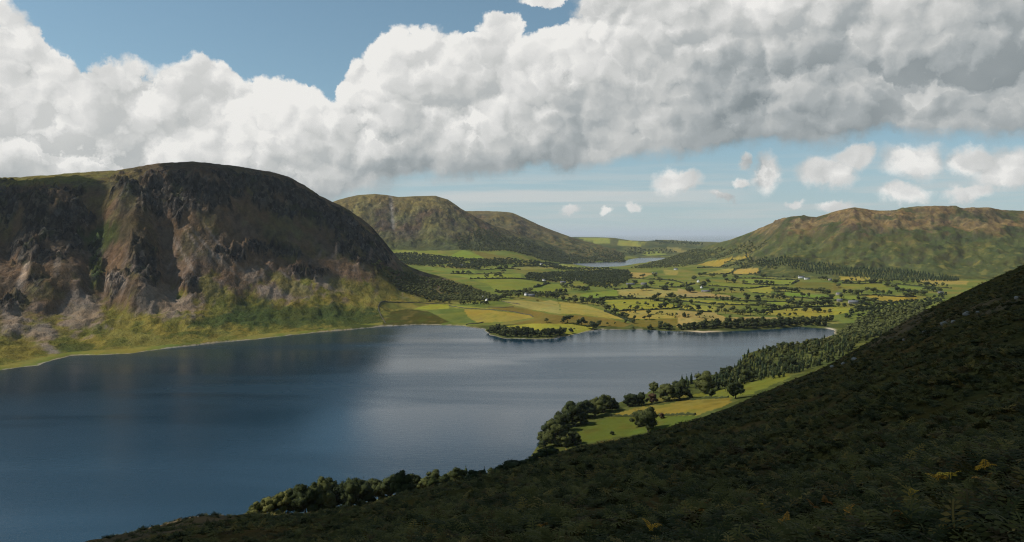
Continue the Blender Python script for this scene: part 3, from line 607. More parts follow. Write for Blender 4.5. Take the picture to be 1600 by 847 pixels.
def link(o, parent=None):
    sc.collection.objects.link(o)
    if parent is not None: o.parent = parent
    return o
def meshobj(name, me, parent=None, loc=None):
    o = bpy.data.objects.new(name, me); link(o, parent)
    if loc is not None: o.location = loc
    return o
def tag(o, label, cat, group=None, kind=None):
    o['label'] = label; o['category'] = cat
    if group: o['group'] = group
    if kind: o['kind'] = kind
    return o
def np_mesh(name, V, F4=None, F3=None, mats=(), mi=None, smooth=False):
    me = bpy.data.meshes.new(name); V = np.asarray(V, np.float32)
    me.vertices.add(len(V)); me.vertices.foreach_set('co', V.ravel())
    lp, ls = [], []; n4 = 0 if F4 is None else len(F4); n3 = 0 if F3 is None else len(F3)
    if n4: lp.append(np.asarray(F4, np.int32).ravel()); ls.append(np.arange(n4) * 4)
    if n3: lp.append(np.asarray(F3, np.int32).ravel()); ls.append(n4 * 4 + np.arange(n3) * 3)
    lp = np.concatenate(lp); ls = np.concatenate(ls).astype(np.int32)
    me.loops.add(len(lp)); me.loops.foreach_set('vertex_index', lp); me.polygons.add(n4 + n3); me.polygons.foreach_set('loop_start', ls)
    for m in mats: me.materials.append(m)
    if mi is not None: me.polygons.foreach_set('material_index', np.asarray(mi, np.int32))
    if smooth: me.polygons.foreach_set('use_smooth', np.ones(n4 + n3, bool))
    me.update(); me.validate(); return me

# --- tree geometry, height 1, base at the origin
def ico(sub):
    import bmesh
    bm = bmesh.new(); bmesh.ops.create_icosphere(bm, subdivisions=sub, radius=1.0)
    V = np.array([v.co[:] for v in bm.verts]); F = np.array([[v.index for v in f.verts] for f in bm.faces]); bm.free(); return V, F
ICO1, ICO2, ICO3 = ico(1), ico(2), ico(3)
def broad_crown(seed, cards, size, nl=7, width=0.46, lo=0.22, core=ICO1):
    g = np.random.default_rng(seed); V, Q, T = [], [], []; nv = 0
    L = [(np.array([0, 0, 0.66]), 0.27)]
    for i in range(nl):
        a = i / nl * 2 * np.pi + g.uniform(-.4, .4); h = g.uniform(lo + 0.12, 0.78); r = g.uniform(.35, 1.25) * width * (1.0 - 0.55 * max(0, (h - .5) / .5))
        L.append((np.array([r * .62 * np.cos(a), r * .62 * np.sin(a), h]), g.uniform(.10, .24)))
    L.append((np.array([g.uniform(-.16, .16), g.uniform(-.16, .16), g.uniform(.76, .88)]), g.uniform(.11, .17)))
    for c, r in L:
        cv = core[0] * (1 + 0.22 * g.standard_normal((len(core[0]), 1))) * r * 0.86 * np.array([1.05, 1.05, 0.9]) + c
        V.append(cv); T.append(core[1] + nv); nv += len(cv)
        n = int(cards / len(L)); d = g.standard_normal((n, 3)); d[:, 2] = d[:, 2] * .9 + .15; d /= np.linalg.norm(d, axis=1)[:, None]
        p = c + d * r * g.uniform(.82, 1.16, (n, 1)) * np.array([1.08, 1.08, .92])
        nn = d + g.standard_normal((n, 3)) * .55; nn /= np.linalg.norm(nn, axis=1)[:, None]
        u = np.cross(nn, g.standard_normal((n, 3))); u /= np.linalg.norm(u, axis=1)[:, None] + 1e-9; v = np.cross(nn, u)
        s = size * g.uniform(.6, 1.35, (n, 1)); k = g.uniform(.5, 1.0, (n, 4, 1))
        q = np.stack([p + (u + .3 * v) * s * k[:, 0], p + (v - .3 * u) * s * k[:, 1], p - (u + .3 * v) * s * k[:, 2], p - (v - .3 * u) * s * k[:, 3]], 1).reshape(-1, 3)
        V.append(q); Q.append(np.arange(n * 4).reshape(-1, 4) + nv); nv += n * 4
    return np.vstack(V), np.vstack(Q), np.vstack(T)
def conifer_crown(seed, tiers, per, size, width=0.17):
    g = np.random.default_rng(seed); V, Q = [], []; nv = 0
    for i in range(tiers):
        f = i / (tiers - 1); h = .12 + .86 * f; r = width * (1 - f) ** .8 + .012
        for k in range(max(3, int(per * (1 - .6 * f)))):
            a = g.uniform(0, 2 * np.pi); rr_ = r * g.uniform(.7, 1.15); dz = -rr_ * g.uniform(.25, .6); w_ = size * g.uniform(.7, 1.3)
            d = np.array([np.cos(a), np.sin(a), 0]); s = np.array([-np.sin(a), np.cos(a), 0]); o = np.array([0, 0, h + g.uniform(-.02, .02)])
            V += [o - s * w_ * .3, o + s * w_ * .3 + [0, 0, .02], o + d * rr_ * .65 + s * w_ + [0, 0, dz * .5], o + d * rr_ + [0, 0, dz]]
            V += [o + s * w_ * .3, o - s * w_ * .3 + [0, 0, .02], o + d * rr_ + [0, 0, dz], o + d * rr_ * .65 - s * w_ + [0, 0, dz * .5]]
            Q += [[nv, nv + 1, nv + 2, nv + 3], [nv + 4, nv + 5, nv + 7, nv + 6]]; nv += 8
    cv = ICO1[0] * np.array([width * .55, width * .55, .40]) + [0, 0, .46]; T = ICO1[1] + nv
    V = np.vstack([np.array(V), cv]); return V, np.array(Q), T
def trunk_geo(seed, h=0.5, r=0.028, limbs=4, n=6):
    g = np.random.default_rng(seed); V, Q = [], []; nv = 0
    def tube(pts, rad):
        nonlocal nv
        for p, ra in zip(pts, rad):
            for k in range(n): V.append((p[0] + ra * math.cos(k * 2 * math.pi / n), p[1] + ra * math.sin(k * 2 * math.pi / n), p[2]))
        for i in range(len(pts) - 1):
            for k in range(n): Q.append((nv + i * n + k, nv + i * n + (k + 1) % n, nv + (i + 1) * n + (k + 1) % n, nv + (i + 1) * n + k))
        nv += len(pts) * n
    tube([(0, 0, -.04), (0, 0, .06), (.01, 0, h * .5), (.015, .01, h), (.01, 0, h + .2)], [r * 1.5, r * 1.1, r * .85, r * .6, r * .2])
    for i in range(limbs):
        a = i * 2 * math.pi / limbs + g.uniform(-.5, .5); z0 = h * g.uniform(.45, .9); l = g.uniform(.15, .26)
        tube([(0, 0, z0), (l * .5 * math.cos(a), l * .5 * math.sin(a), z0 + l * .5), (l * math.cos(a), l * math.sin(a), z0 + l * .85)], [r * .5, r * .35, r * .12])
    return np.array(V), np.array(Q)
def full_tree_mesh(name, crown, trunk, lm):
    V, Q, T = crown; tv, tq = trunk; V2 = np.vstack([V, tv]); Q2 = np.vstack([Q, tq + len(V)])
    mi = [0] * len(Q) + [1] * len(tq) + [0] * len(T)
    return np_mesh(name, V2, Q2, T, (lm, M['bark']), mi)
FAR_BROAD = [full_tree_mesh('field_tree', broad_crown(s, 200, .055, 6, .44 + .05 * (s % 3), .16), trunk_geo(s, .42, .03, 3, 5), M['leaf_far']) for s in range(8)]
MID_BROAD = [full_tree_mesh('shore_tree', broad_crown(20 + s, 420, .045, 8, .46, .10), trunk_geo(s, .4, .03, 3, 5), M['leaf']) for s in range(5)]
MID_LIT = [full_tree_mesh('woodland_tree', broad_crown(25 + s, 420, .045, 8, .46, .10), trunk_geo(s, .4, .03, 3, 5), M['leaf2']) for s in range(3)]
FAR_CONIF = [full_tree_mesh('conifer', conifer_crown(40 + s, 11, 9, .035, .15 + .02 * (s % 3)), trunk_geo(s, .6, .016, 0, 5), M['needle']) for s in range(4)]
FAR_LARCH = [full_tree_mesh('larch', conifer_crown(50 + s, 11, 8, .035, .19), trunk_geo(s, .6, .016, 0, 5), M['needle2']) for s in range(3)]
NEAR_CROWN = []; NEAR_TRUNK = []
for s in range(6):
    V, Q, T = broad_crown(70 + s, 2600, .021, 13, .50, .06, ICO2); NEAR_CROWN.append(np_mesh('crown', V, Q, T, (M['leaf'],)))
    tv, tq = trunk_geo(70 + s, .42, .03, 6, 8); NEAR_TRUNK.append(np_mesh('trunk', tv, tq, None, (M['bark'],), smooth=True))
def crown_copy(i, mat):
    me = NEAR_CROWN[i].copy(); me.materials.clear(); me.materials.append(mat); return me
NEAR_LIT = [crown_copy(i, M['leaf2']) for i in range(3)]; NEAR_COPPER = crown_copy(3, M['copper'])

def ordinal(k):
    return f"{k}{'th' if 10 <= k % 100 <= 20 else {1: 'st', 2: 'nd', 3: 'rd'}.get(k % 10, 'th')}"
def put_far(meshes, loc, h, wd, name, label, cat, group, rng):
    o = meshobj(name, meshes[rng.integers(len(meshes))], None, loc); o.location.z -= 0.02 * h
    o.scale = (wd, wd, h); o.rotation_euler = (0, 0, rng.uniform(0, 6.28)); return tag(o, label, cat, group)
def put_near(loc, h, wd, label, rng, group, crown=None, k=None, cat='tree', name='broadleaf_tree'):
    k = int(rng.integers(len(NEAR_CROWN))) if k is None else k
    root = bpy.data.objects.new(name, None); link(root); root.location = loc; root.scale = (wd, wd, h); root.rotation_euler = (0, 0, rng.uniform(0, 6.28))
    root.empty_display_size = 0.1
    meshobj('trunk', NEAR_TRUNK[k], root); meshobj('crown', crown if crown is not None else NEAR_CROWN[k], root)
    return tag(root, label, cat, group)

# ------------------------------------------------------------------ trees of the valley, read off the photograph zone by zone: base pixel and crown width
def Z(x0, y0, s, lst): return [(x0 + a / s, y0 + b / s, c / s) for a, b, c in lst]
ZONES = [
 ("round tree", "in the pastures above the tan field, mid valley", Z(920, 390, 7.7, [(500,335,70),(655,340,70),(560,418,130),(750,428,105),(905,488,120),(690,490,110),(490,475,80),(640,495,60),(945,445,60),(1000,450,60),(1140,455,50),(1205,510,90),(850,385,80),(790,330,90)])),
 ("dark tree", "scattered over the yellow pasture below the tan field", Z(920, 390, 7.7, [(590,675,62),(690,688,62),(775,690,38),(430,660,38),(500,718,52),(590,720,50),(640,724,40),(720,782,80),(870,782,62),(820,782,40),(300,698,44),(555,768,52),(500,755,36),(350,742,30),(450,752,20),(730,845,66),(670,845,50),(845,835,18)])),
 ("bushy tree", "in the hedgerow clump east of the yellow pasture", Z(920, 390, 7.7, [(835,590,100),(790,620,90),(740,625,60),(930,640,76),(1080,668,110),(1020,672,90),(860,715,84),(925,708,90),(990,585,105),(1110,590,50),(1150,588,30),(1060,590,30),(1190,718,66),(1220,650,50),(970,640,60)])),
 ("small hedge tree", "in the row above the lake's far beach", Z(920, 390, 7.7, [(940,792,40),(975,796,36),(1005,798,40),(1060,802,44),(1045,820,36),(1135,812,44),(1190,806,36),(1160,815,36)])),
 ("leafy tree", "along the hedge climbing left of the yellow pasture", Z(920, 390, 7.7, [(25,610,60),(150,640,92),(90,640,60),(215,745,115),(170,690,80),(320,775,82),(400,815,70),(450,832,84),(550,842,60),(270,770,50),(100,560,42),(205,592,40),(375,585,52),(430,585,34),(480,585,46),(520,588,52),(497,550,34),(550,552,26),(593,550,24)])),
 ("tree", "around the farm left of the lower lake meadow", Z(780, 390, 7.7, [(370,525,100),(310,520,60),(225,582,95),(130,590,66),(75,580,90),(30,600,70),(510,575,76),(460,580,60),(640,585,100),(570,580,70),(700,610,90),(770,625,90),(850,640,80),(920,640,90),(910,600,66),(1000,650,80),(1060,660,80),(1130,675,80),(1190,670,60)])),
 ("tree", "in the green paddocks below the central wood", Z(780, 390, 7.7, [(1100,605,52),(1180,560,36),(490,540,30),(760,455,80),(800,460,60),(870,480,80),(860,440,90),(640,390,70),(960,495,90),(1010,500,90),(1060,500,80),(740,530,80),(800,530,60),(690,520,50),(20,340,50)])),
 ("waterside tree", "on the small meadow beside the wooded point", Z(850, 340, 4.233, [(155,698,76),(125,698,40),(250,714,68),(225,712,34),(325,740,78),(362,720,40),(16,696,30),(178,765,44),(200,745,20),(420,712,24),(470,705,18),(540,700,26),(590,700,30),(700,748,40),(590,745,26),(760,705,20)])),
 ("hedge tree", "in the green fields below the orange stubble field", Z(1060, 390, 6.517, [(345,285,60),(220,275,70),(470,290,60),(490,335,60),(565,340,70),(670,352,58),(870,290,70),(825,255,50),(790,355,60),(840,358,60),(900,362,60),(950,365,60),(760,300,34),(590,300,70),(160,310,80),(300,345,60),(260,370,90)])),
 ("broad tree", "around the white gabled cottage in mid valley", Z(1060, 390, 6.517, [(125,435,120),(90,420,60),(340,445,70),(415,450,80),(470,430,40),(540,440,72),(645,442,50),(250,385,80),(380,480,30),(680,480,46),(700,515,60),(720,495,40)])),
 ("crowded tree", "in the long dark clump right of mid valley", Z(1060, 390, 6.517, [(975,430,70),(1030,430,80),(1010,460,80),(1090,430,90),(1150,440,80),(1200,438,70),(1050,490,66),(810,520,80),(860,500,50),(910,502,50),(960,504,60),(1010,505,50),(1075,508,50)])),
 ("paddock tree", "standing alone in the eastern paddocks", Z(1060, 390, 6.517, [(1262,490,60),(1326,488,50),(1450,440,90),(1520,460,74),(1372,430,34),(1400,440,50),(1258,525,40)])),
 ("thick tree", "in the broad hedge line above the tan lakeside pasture", Z(1060, 390, 6.517, [(440,630,84),(400,665,60),(480,655,56),(555,640,76),(600,660,70),(650,668,90),(710,640,70),(735,672,76),(790,665,70),(830,668,64),(865,660,60),(860,590,100),(920,612,90),(980,615,70),(1030,615,60),(1100,625,90),(1160,625,40),(820,545,60),(690,545,50),(550,535,80),(610,530,40)])),
 ("large tree", "in the wood belt beside the eastern farmstead", Z(1060, 390, 6.517, [(1120,570,80),(1180,580,90),(1240,585,90),(1300,590,90),(1360,585,90),(1420,580,90),(1480,575,90),(1540,570,80),(1160,550,80),(1390,540,60),(1460,535,70),(1530,530,70)])),
 ("pasture tree", "dotted over the tan pasture by the far beach", Z(1060, 390, 6.517, [(215,695,66),(185,690,36),(525,700,42),(60,692,50),(100,690,40),(320,690,24),(265,685,22),(350,695,26),(360,580,50),(90,612,62),(205,618,70),(130,560,52),(20,575,60),(30,600,30),(320,620,56),(1028,688,50),(1085,672,36),(1135,680,46),(1188,675,44),(940,668,60),(900,672,40),(1195,632,40),(1290,636,70),(1380,640,60),(1420,642,70),(1490,645,40),(1540,650,42),(500,525,40),(385,522,40),(450,525,40),(270,512,30),(170,502,30),(20,495,30),(65,495,24)])),
 ("field tree", "in the hedges below the eastern conifer belt", Z(1280, 380, 6.05, [(305,355,36),(348,355,24),(525,380,80),(490,385,60),(440,385,50),(580,382,50),(640,375,60),(690,375,50),(820,375,70),(790,370,60),(940,392,66),(885,385,34),(1030,410,70),(1080,415,40),(640,410,66),(1000,405,50),(1110,405,40),(1170,408,40),(1210,410,30),(1078,360,30),(260,385,50),(380,390,50),(300,386,40)])),
 ("clumped tree", "in the copses beside the grey farm roofs", Z(1280, 380, 6.05, [(30,475,80),(80,490,60),(240,480,60),(300,485,70),(350,490,70),(400,490,60),(452,465,52),(515,468,70),(550,466,36),(668,490,54),(604,480,40),(740,460,80),(790,475,80),(720,430,50),(690,425,40),(850,485,90),(910,490,90),(960,495,70),(1000,500,70),(820,520,70),(870,510,60),(1020,450,70),(1080,460,90),(1140,470,60),(210,525,60),(185,420,50),(150,380,90),(60,350,50),(20,350,50)])),
 ("old tree", "around the farm drive above the near wood", Z(1280, 380, 6.05, [(480,575,100),(430,560,80),(520,570,70),(400,600,80),(560,610,90),(620,610,70),(360,630,70),(60,590,70),(120,600,60),(180,605,50),(240,605,50),(300,608,50),(20,595,50),(100,660,40),(200,672,30),(50,660,40),(10,655,40),(370,540,50),(560,505,30),(590,510,24),(110,540,70),(30,560,70)])),
 ("village tree", "by the road under the background fell", Z(640, 380, 7.056, [(755,305,62),(850,390,60),(990,370,60),(950,375,50),(1040,330,60),(1000,300,70),(960,260,70),(1060,280,60),(530,340,50),(590,342,50),(650,350,70),(480,338,40),(860,248,50),(700,280,60),(640,280,60),(560,290,50),(820,225,60),(760,220,60),(1020,225,60),(1090,235,60),(900,225,40)])),
 ("cottage tree", "around the white house under the mountain wood", Z(640, 380, 7.056, [(390,665,80),(330,650,60),(440,670,40),(560,680,50),(600,680,46),(650,678,60),(715,682,50),(745,685,40),(790,678,40),(850,680,50),(820,670,40),(970,640,70),(1000,625,60),(1060,600,80),(1110,595,60),(250,650,60),(190,645,60)])),
]
n_tree = 0; rngT = np.random.default_rng(5)
CNT = []
for kind, zone, pts in ZONES:
    pts = sorted(pts)
    for k, (px, py, wpx) in enumerate(pts, 1):
        p = hit(px, py, 1500.0); wm = min(max(wpx * p.y / FPX, 4.5), 30.0) * 1.2
        h = min(wm * rngT.uniform(.66, .95), 20.0)
        CNT.append((p, wm, h, f"{ordinal(k)} {kind} from the left {zone}", f"{kind}s {zone}"))
CNT.sort(key=lambda c: -c[1] / c[0].y)
SPILL = []     # past 300, the smallest join the far woodland
for i, (p, wm, h, lab, grp) in enumerate(CNT):
    if i < 285: put_far(FAR_BROAD, p, h, wm, 'field_tree', lab, 'tree', grp, rngT)
    else: SPILL.append((p, wm, h))

# --- wooded point and the far shore: trees along the water
def along(poly, step, Y0=1500.0):
    P = [hit(px, py, Y0) for px, py in poly]; out = []
    for a, b in zip(P[:-1], P[1:]):
        n = max(1, int((b - a).length / step))
        out += [a.lerp(b, i / n) for i in range(n)]
    return out
def ground(x, y): return float(terrain(np.array([x]), np.array([y]))[0][0])
def belt(poly, step, hh, ww, meshes, name, label, group, seed, jit=5.0, ymin=1500.0):
    g_ = np.random.default_rng(seed)
    for p in along(poly, step, ymin):
        x, y = p.x + g_.uniform(-jit, jit), p.y + g_.uniform(-jit, jit); z = ground(x, y)
        if z < 0.15: continue
        h = g_.uniform(*hh); put_far(meshes, (x, y, z), h, g_.uniform(*ww), name, label, 'tree', group, g_)
LB1 = "dark round tree in the waterside wood on the small point"
for i, poly in enumerate([[(766,520),(790,526),(830,527.5),(862,526),(886,521)], [(775,519),(800,523),(840,524),(872,522)], [(770,517),(800,520.5),(840,521)]]):
    belt(poly, 10, (11, 19), (13, 19), MID_BROAD, 'waterside_tree', LB1, 'trees of the wooded point', 30 + i, 3.5)
LB2 = "dark tree in the waterside wood along the far shore"
for i, poly in enumerate([[(1030,514.5),(1060,515.5),(1100,513.5),(1150,512.5),(1200,511),(1250,508.5),(1300,510)], [(1075,513),(1120,511),(1180,508.5),(1240,506),(1300,506)], [(1100,510),(1150,507.5),(1200,505.5),(1260,503),(1310,501)]]):
    belt(poly, 14, (12, 20), (16, 24), MID_BROAD, 'waterside_tree', LB2, 'trees along the far shore', 40 + i, 5)

# --- plantation on the east shore
def scatter(poly, n, spacing, seed, ymin, ymax=9000.0):
    """points on the ground whose sight lines pass inside a photo outline, at least `spacing` metres apart"""
    g_ = np.random.default_rng(seed); P = np.array(poly, float); out = []; cell = {}
    lo, hi = P.min(0), P.max(0); tries = 0
    W = [hit(px, py, ymin, ymax) for px, py in poly]; wx = np.array([(v.x, v.y) for v in W])
    lo, hi = wx.min(0), wx.max(0)
    wx = wx + np.stack([8 * sp_ * pnoise(wx[:, 0] / 40, wx[:, 1] / 40, seed) for sp_ in (1, 2)], 1); m_ = n * 14; X = g_.uniform(lo[0], hi[0], m_); Yv = g_.uniform(lo[1], hi[1], m_)
    ok_ = sdist(X, Yv, wx) < 0; X, Yv = X[ok_], Yv[ok_]; Zv, B_, SD_, _ = terrain(X, Yv)
    gap = pnoise(X / (7 * spacing), Yv / (9 * spacing), seed) + .5 * pnoise(X / (3 * spacing), Yv / (4 * spacing), seed + 2)
    for x, y, z, sd_, gp in zip(X, Yv, Zv, SD_, gap):
        if gp > .42 and ymin > 1800: continue
        if sd_ < 4 and y < 2500: continue
        c = (int(x // spacing), int(y // spacing))
        if any((x - a) ** 2 + (y - b) ** 2 < spacing ** 2 for i in (-1, 0, 1) for j in (-1, 0, 1) for a, b in cell.get((c[0] + i, c[1] + j), ())): continue
        cell.setdefault(c, []).append((x, y)); out.append((x, y, z))
        if len(out) >= n: break
    return out
PLANT = [(1152,577),(1160,562),(1190,549),(1250,540),(1310,527),(1330,512),(1350,498),(1410,482),(1445,476),(1445,492),(1395,520),(1330,550),(1270,575),(1225,590),(1180,597),(1150,606),(1110,612),(1078,612),(1110,592)]
pl = scatter(PLANT, 900, 7.2, 3, 760.0, 2300.0); pl.sort(key=lambda p: p[1]); gP = np.random.default_rng(9)
WOODS_EXTRA = []; WOODS_EXTRA2 = []
nC_ = nL_ = 0
for x, y, z in pl:
    edge = (CX + FPX * x / y); broad = gP.random() < 0.42 + 0.4 * (y > 1500)
    h = gP.uniform(7.5, 16)
    broad = broad or y > 1450
    if broad and nL_ < 290:
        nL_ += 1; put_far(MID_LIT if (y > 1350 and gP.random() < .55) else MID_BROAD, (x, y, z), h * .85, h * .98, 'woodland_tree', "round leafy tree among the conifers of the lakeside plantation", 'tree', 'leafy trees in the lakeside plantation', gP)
    elif nC_ < 290:
        nC_ += 1; lar = gP.random() < 0.42
        put_far(FAR_LARCH if lar else FAR_CONIF, (x, y, z), h, h * 1.45, 'larch' if lar else 'conifer', "pale green larch in the lakeside plantation" if lar else "dark green conifer in the lakeside plantation", 'tree', 'larches of the lakeside plantation' if lar else 'conifers of the lakeside plantation', gP)
    else: (WOODS_EXTRA2 if broad else WOODS_EXTRA).append((x, y, z, h))

# --- trees of the near east shore
gN = np.random.default_rng(21)
ES = [(210,604,112,'rounded tree at the water where the shore wood begins'),(178,566,80,'smaller tree leaning over the water at the wood end'),(232,536,92,'dark tree second row of the shore wood'),(300,508,104,'broad tree in the middle of the shore wood'),
 (275,476,84,'waterside tree of the shore wood behind the broad tree'),(350,474,92,'round tree in the shore wood above the green meadow'),(400,464,84,'bushy tree in the upper shore wood'),(442,446,84,'tallest tree at the upper end of the shore wood'),
 (482,436,62,'last small tree closing the upper end of the shore wood'),(562,416,72,'tall loose tree by the shore above the tan field'),(622,410,62,'round tree beside the tall loose shore tree'),(672,398,50,'reddish brown tree at the edge of the tan field'),
 (680,350,48,'lone thin tree standing at the water'),(748,388,82,'dark tree at the left of the pair by the upper meadow'),(806,382,94,'dark tree at the right of the pair by the upper meadow'),(925,350,104,'big dark tree in front of the conifer row'),
 (610,512,92,'dark tree behind the big tree on the green meadow'),(655,536,108,'big round tree standing out on the green meadow'),(1075,378,82,'round tree at the foot of the dark hillside'),(1130,300,70,'leafy tree at the corner of the upper meadow'),
 (300,596,64,'low bush at the bottom of the green meadow'),(720,474,28,'small red brown bush below the tan field'),(960,370,34,'small bush on the upper meadow'),(480,553,22,'tiny bush near the bottom of the green meadow'),(857,376,26,'small bush beside the dark pair of trees'),
 (1340,248,70,'dark tree where the upper meadow meets the plantation'),(250,610,60,'bush at the shore below the wood'),(330,500,70,'shaded tree at the meadow side of the shore wood')]
for zx, zy, zw, lab in ES:
    px, py, wpx = 800 + zx / 3.077, 500 + zy / 3.077, zw / 3.077
    p = hit(px, py, 760.0, 2000.0)
    if p.z < 0.3: p = hit(px, py - 3, 760.0, 2000.0)
    wm = wpx * p.y / FPX * 1.18; h = wm * gN.uniform(.8, .95)
    cr = NEAR_COPPER if 'red' in lab else None
    put_near(p, h, wm * 0.98, lab, gN, 'trees of the near east shore', cr, 3 if cr else None)
for k_, p in enumerate(along([(846,700),(852,690),(862,678),(880,664),(905,652),(935,643),(966,635)], 13.0, 760.0), 1):
    x, y = p.x + gN.uniform(-4, 7), p.y + gN.uniform(-5, 5); z = ground(x, y)
    if z < .2: x += 9; z = ground(x, y)
    h = gN.uniform(9, 15); put_near((x, y, z), h, h * gN.uniform(1.0, 1.3), f"{ordinal(k_)} tree up from the hillside along the wooded shore edge", gN, 'trees of the wooded shore edge')
LC = "dark conifer in the row between the lake and the upper meadow"
for poly, st_ in (([(1066,602),(1090,598),(1120,597),(1150,590),(1180,588),(1215,580)], 9), ([(1075,606),(1105,604),(1140,602),(1165,598)], 10)):
    for p in along(poly, st_, 760.0):
        x, y = p.x + gN.uniform(-2, 2), p.y + gN.uniform(-4, 4); h = gN.uniform(12, 17)
        put_far(FAR_CONIF, (x, y, ground(x, y)), h, h * 1.4, 'conifer', LC, 'tree', 'conifer row by the upper meadow', gN)
# --- trees on the brow below the eye, their tops against the lake
BR = [(395,791,17,1),(404,786,20,1),(415,780,24,1),(428,776,26,1),(438,771,26,1),(450,767,28,1),(463,763,28,0),(477,759,30,0),(490,755,30,0),(505,750,30,0),(519,749,30,0),(535,757,20,0),(562,746,38,0),(579,750,28,0),(592,752,24,0),(611,744,28,0),
      (625,738,24,0),(645,742,26,0),(678,738,22,0),(677,747,16,1),(714,732,26,0),(728,729,9,2),(750,737,20,0),(757,731,9,2),(768,734,12,0),(800,719,34,0),(819,722,22,0),(835,716,22,0),(655,752,16,1),(695,743,20,0),(740,738,22,0),(780,732,26,0),(850,706,26,0),(862,700,22,0),(600,756,22,1),(635,751,22,0),(548,752,24,0),(665,748,20,0),(705,738,20,0),(790,727,22,0)]
BR.sort()
nwords = {0: 'dark tree', 1: 'sunlit yellow green tree', 2: 'slim dark conifer'}
cnt = {0: 0, 1: 0, 2: 0}
for px, pt, wpx, kd in BR:
    Yd = float(I(px, [(380, 566), (480, 594), (700, 655), (850, 722)])) + gN.uniform(0, 8)
    pt -= 3; Yc = np.linspace(400, Yd + 14, 60); wv = wpx * 1.4 * Yc / FPX; hv = wv * (.85 if kd < 2 else 2.0); zc_ = terrain((px - CX) / FPX * Yc, Yc)[0]
    kk = int(np.argmin(np.abs(zray(pt, Yc) - hv - zc_))); Yd = float(Yc[kk]); x = (px - CX) / FPX * Yd; z = float(zc_[kk]); h = max(zray(pt, Yd) - z, 4.0); wm = float(wv[kk])
    cnt[kd] += 1; lab = f"{ordinal(cnt[kd])} {nwords[kd]} from the left on the brow above the water"
    if kd == 2: put_far(FAR_CONIF, (x, Yd, z), h, h * 1.3, 'conifer', lab, 'tree', 'conifers on the brow', gN)
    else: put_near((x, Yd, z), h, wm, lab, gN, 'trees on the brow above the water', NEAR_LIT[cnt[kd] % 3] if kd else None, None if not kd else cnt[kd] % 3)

# ------------------------------------------------------------------ far woods: one mass each
WOODS = [
 ('broad', 2300.0, 2900.0, 9, 1900, (9, 14), [(575,425),(612,425),(640,428),(660,436),(700,440),(740,452),(782,465),(775,473),(740,475),(700,472),(640,463),(600,448)]),
 ('broad', 3300.0, 5000.0, 13, 1100, (10, 15), [(606,396),(650,396),(690,402),(745,406),(790,409),(790,415),(765,418),(740,421),(700,420),(660,416),(615,414)]),
 ('broad', 2600.0, 5200.0, 12, 1500, (10, 16), [(818,437),(828,429),(870,427),(905,426),(940,424),(980,424),(988,434),(975,443),(955,452),(920,447),(902,440),(870,441)]),
 ('broad', 4600.0, 7000.0, 17, 1900, (13, 20), [(712,376),(745,362),(800,374),(850,387),(900,399),(972,405),(978,409.5),(900,411.5),(820,407),(760,394),(715,390)]),
 ('conifer', 3300.0, 4400.0, 12, 2000, (14, 20), [(1195,402),(1235,404),(1290,411),(1350,419),(1420,424),(1500,436),(1490,443),(1400,438.5),(1330,433),(1260,426),(1200,419),(1185,409)]),
 ('broad', 3900.0, 7000.0, 17, 900, (11, 16), [(985,421),(1010,414),(1040,405),(1080,391),(1130,391),(1200,376),(1200,381),(1150,396),(1105,404),(1070,416),(1030,419)]),
 ('conifer', 7000.0, 10500.0, 40, 500, (18, 26), [(1020,376.5),(1050,376.5),(1090,379),(1100,384),(1060,383),(1030,381)]),
 ('broad', 6400.0, 9000.0, 34, 350, (13, 18), [(975,392),(1000,388),(1045,390),(1060,395),(1020,397),(985,400)]),
 ('broad', 4800.0, 7500.0, 26, 320, (11, 16), [(880,388),(930,390),(975,396),(976,404),(920,402)]),
 ('broad', 3400.0, 6000.0, 16, 500, (9, 14), [(770,405),(820,409),(865,413),(880,417),(930,420.5),(960,421),(940,424),(900,423),(860,420),(800,415),(775,411)]),
 ('broad', 2500.0, 4000.0, 12, 300, (8, 13), [(775,457),(800,457),(835,459),(870,458),(890,462),(870,465),(830,463),(790,463)]),
 ('broad', 1900.0, 3000.0, 13, 260, (8, 13), [(1345,480),(1390,474),(1440,470),(1465,462),(1480,460),(1450,482),(1400,495),(1350,502),(1320,500)]),
 ('broad', 3300.0, 4500.0, 15, 600, (9, 14), [(1125,412),(1160,405),(1200,404),(1215,420),(1190,418),(1150,415)]),
]
LOWB = [broad_crown(300 + s, 36, .13, 2, .46, .08) for s in range(6)]; LOWC = [conifer_crown(320 + s, 5, 4, .10, .22) for s in range(4)]
def mass(name, kind, pts, label, seed):
    g_ = np.random.default_rng(seed); V, Q, T = [], [], []; nv = 0
    for p in pts:
        x, y, z, h = p[:4]; wd = p[4] if len(p) > 4 else (h * g_.uniform(1.05, 1.6) if kind == 'broad' else h * 1.2)
        lib = LOWB if kind == 'broad' else LOWC; cv, cq, ct = lib[g_.integers(len(lib))]
        a = g_.uniform(0, 6.28); ca, sa = math.cos(a), math.sin(a)
        W = np.empty_like(cv); W[:, 0] = (cv[:, 0] * ca - cv[:, 1] * sa) * wd + x; W[:, 1] = (cv[:, 0] * sa + cv[:, 1] * ca) * wd + y; W[:, 2] = cv[:, 2] * h + z - .08 * h
        V.append(W); Q.append(cq + nv); T.append(ct + nv); nv += len(W)
    me = np_mesh(name, np.vstack(V), np.vstack(Q), np.vstack(T), (M['leaf_far'] if kind == 'broad' else M['needle'],))
    o = meshobj(name, me); tag(o, label, 'wood', None, 'stuff'); return o
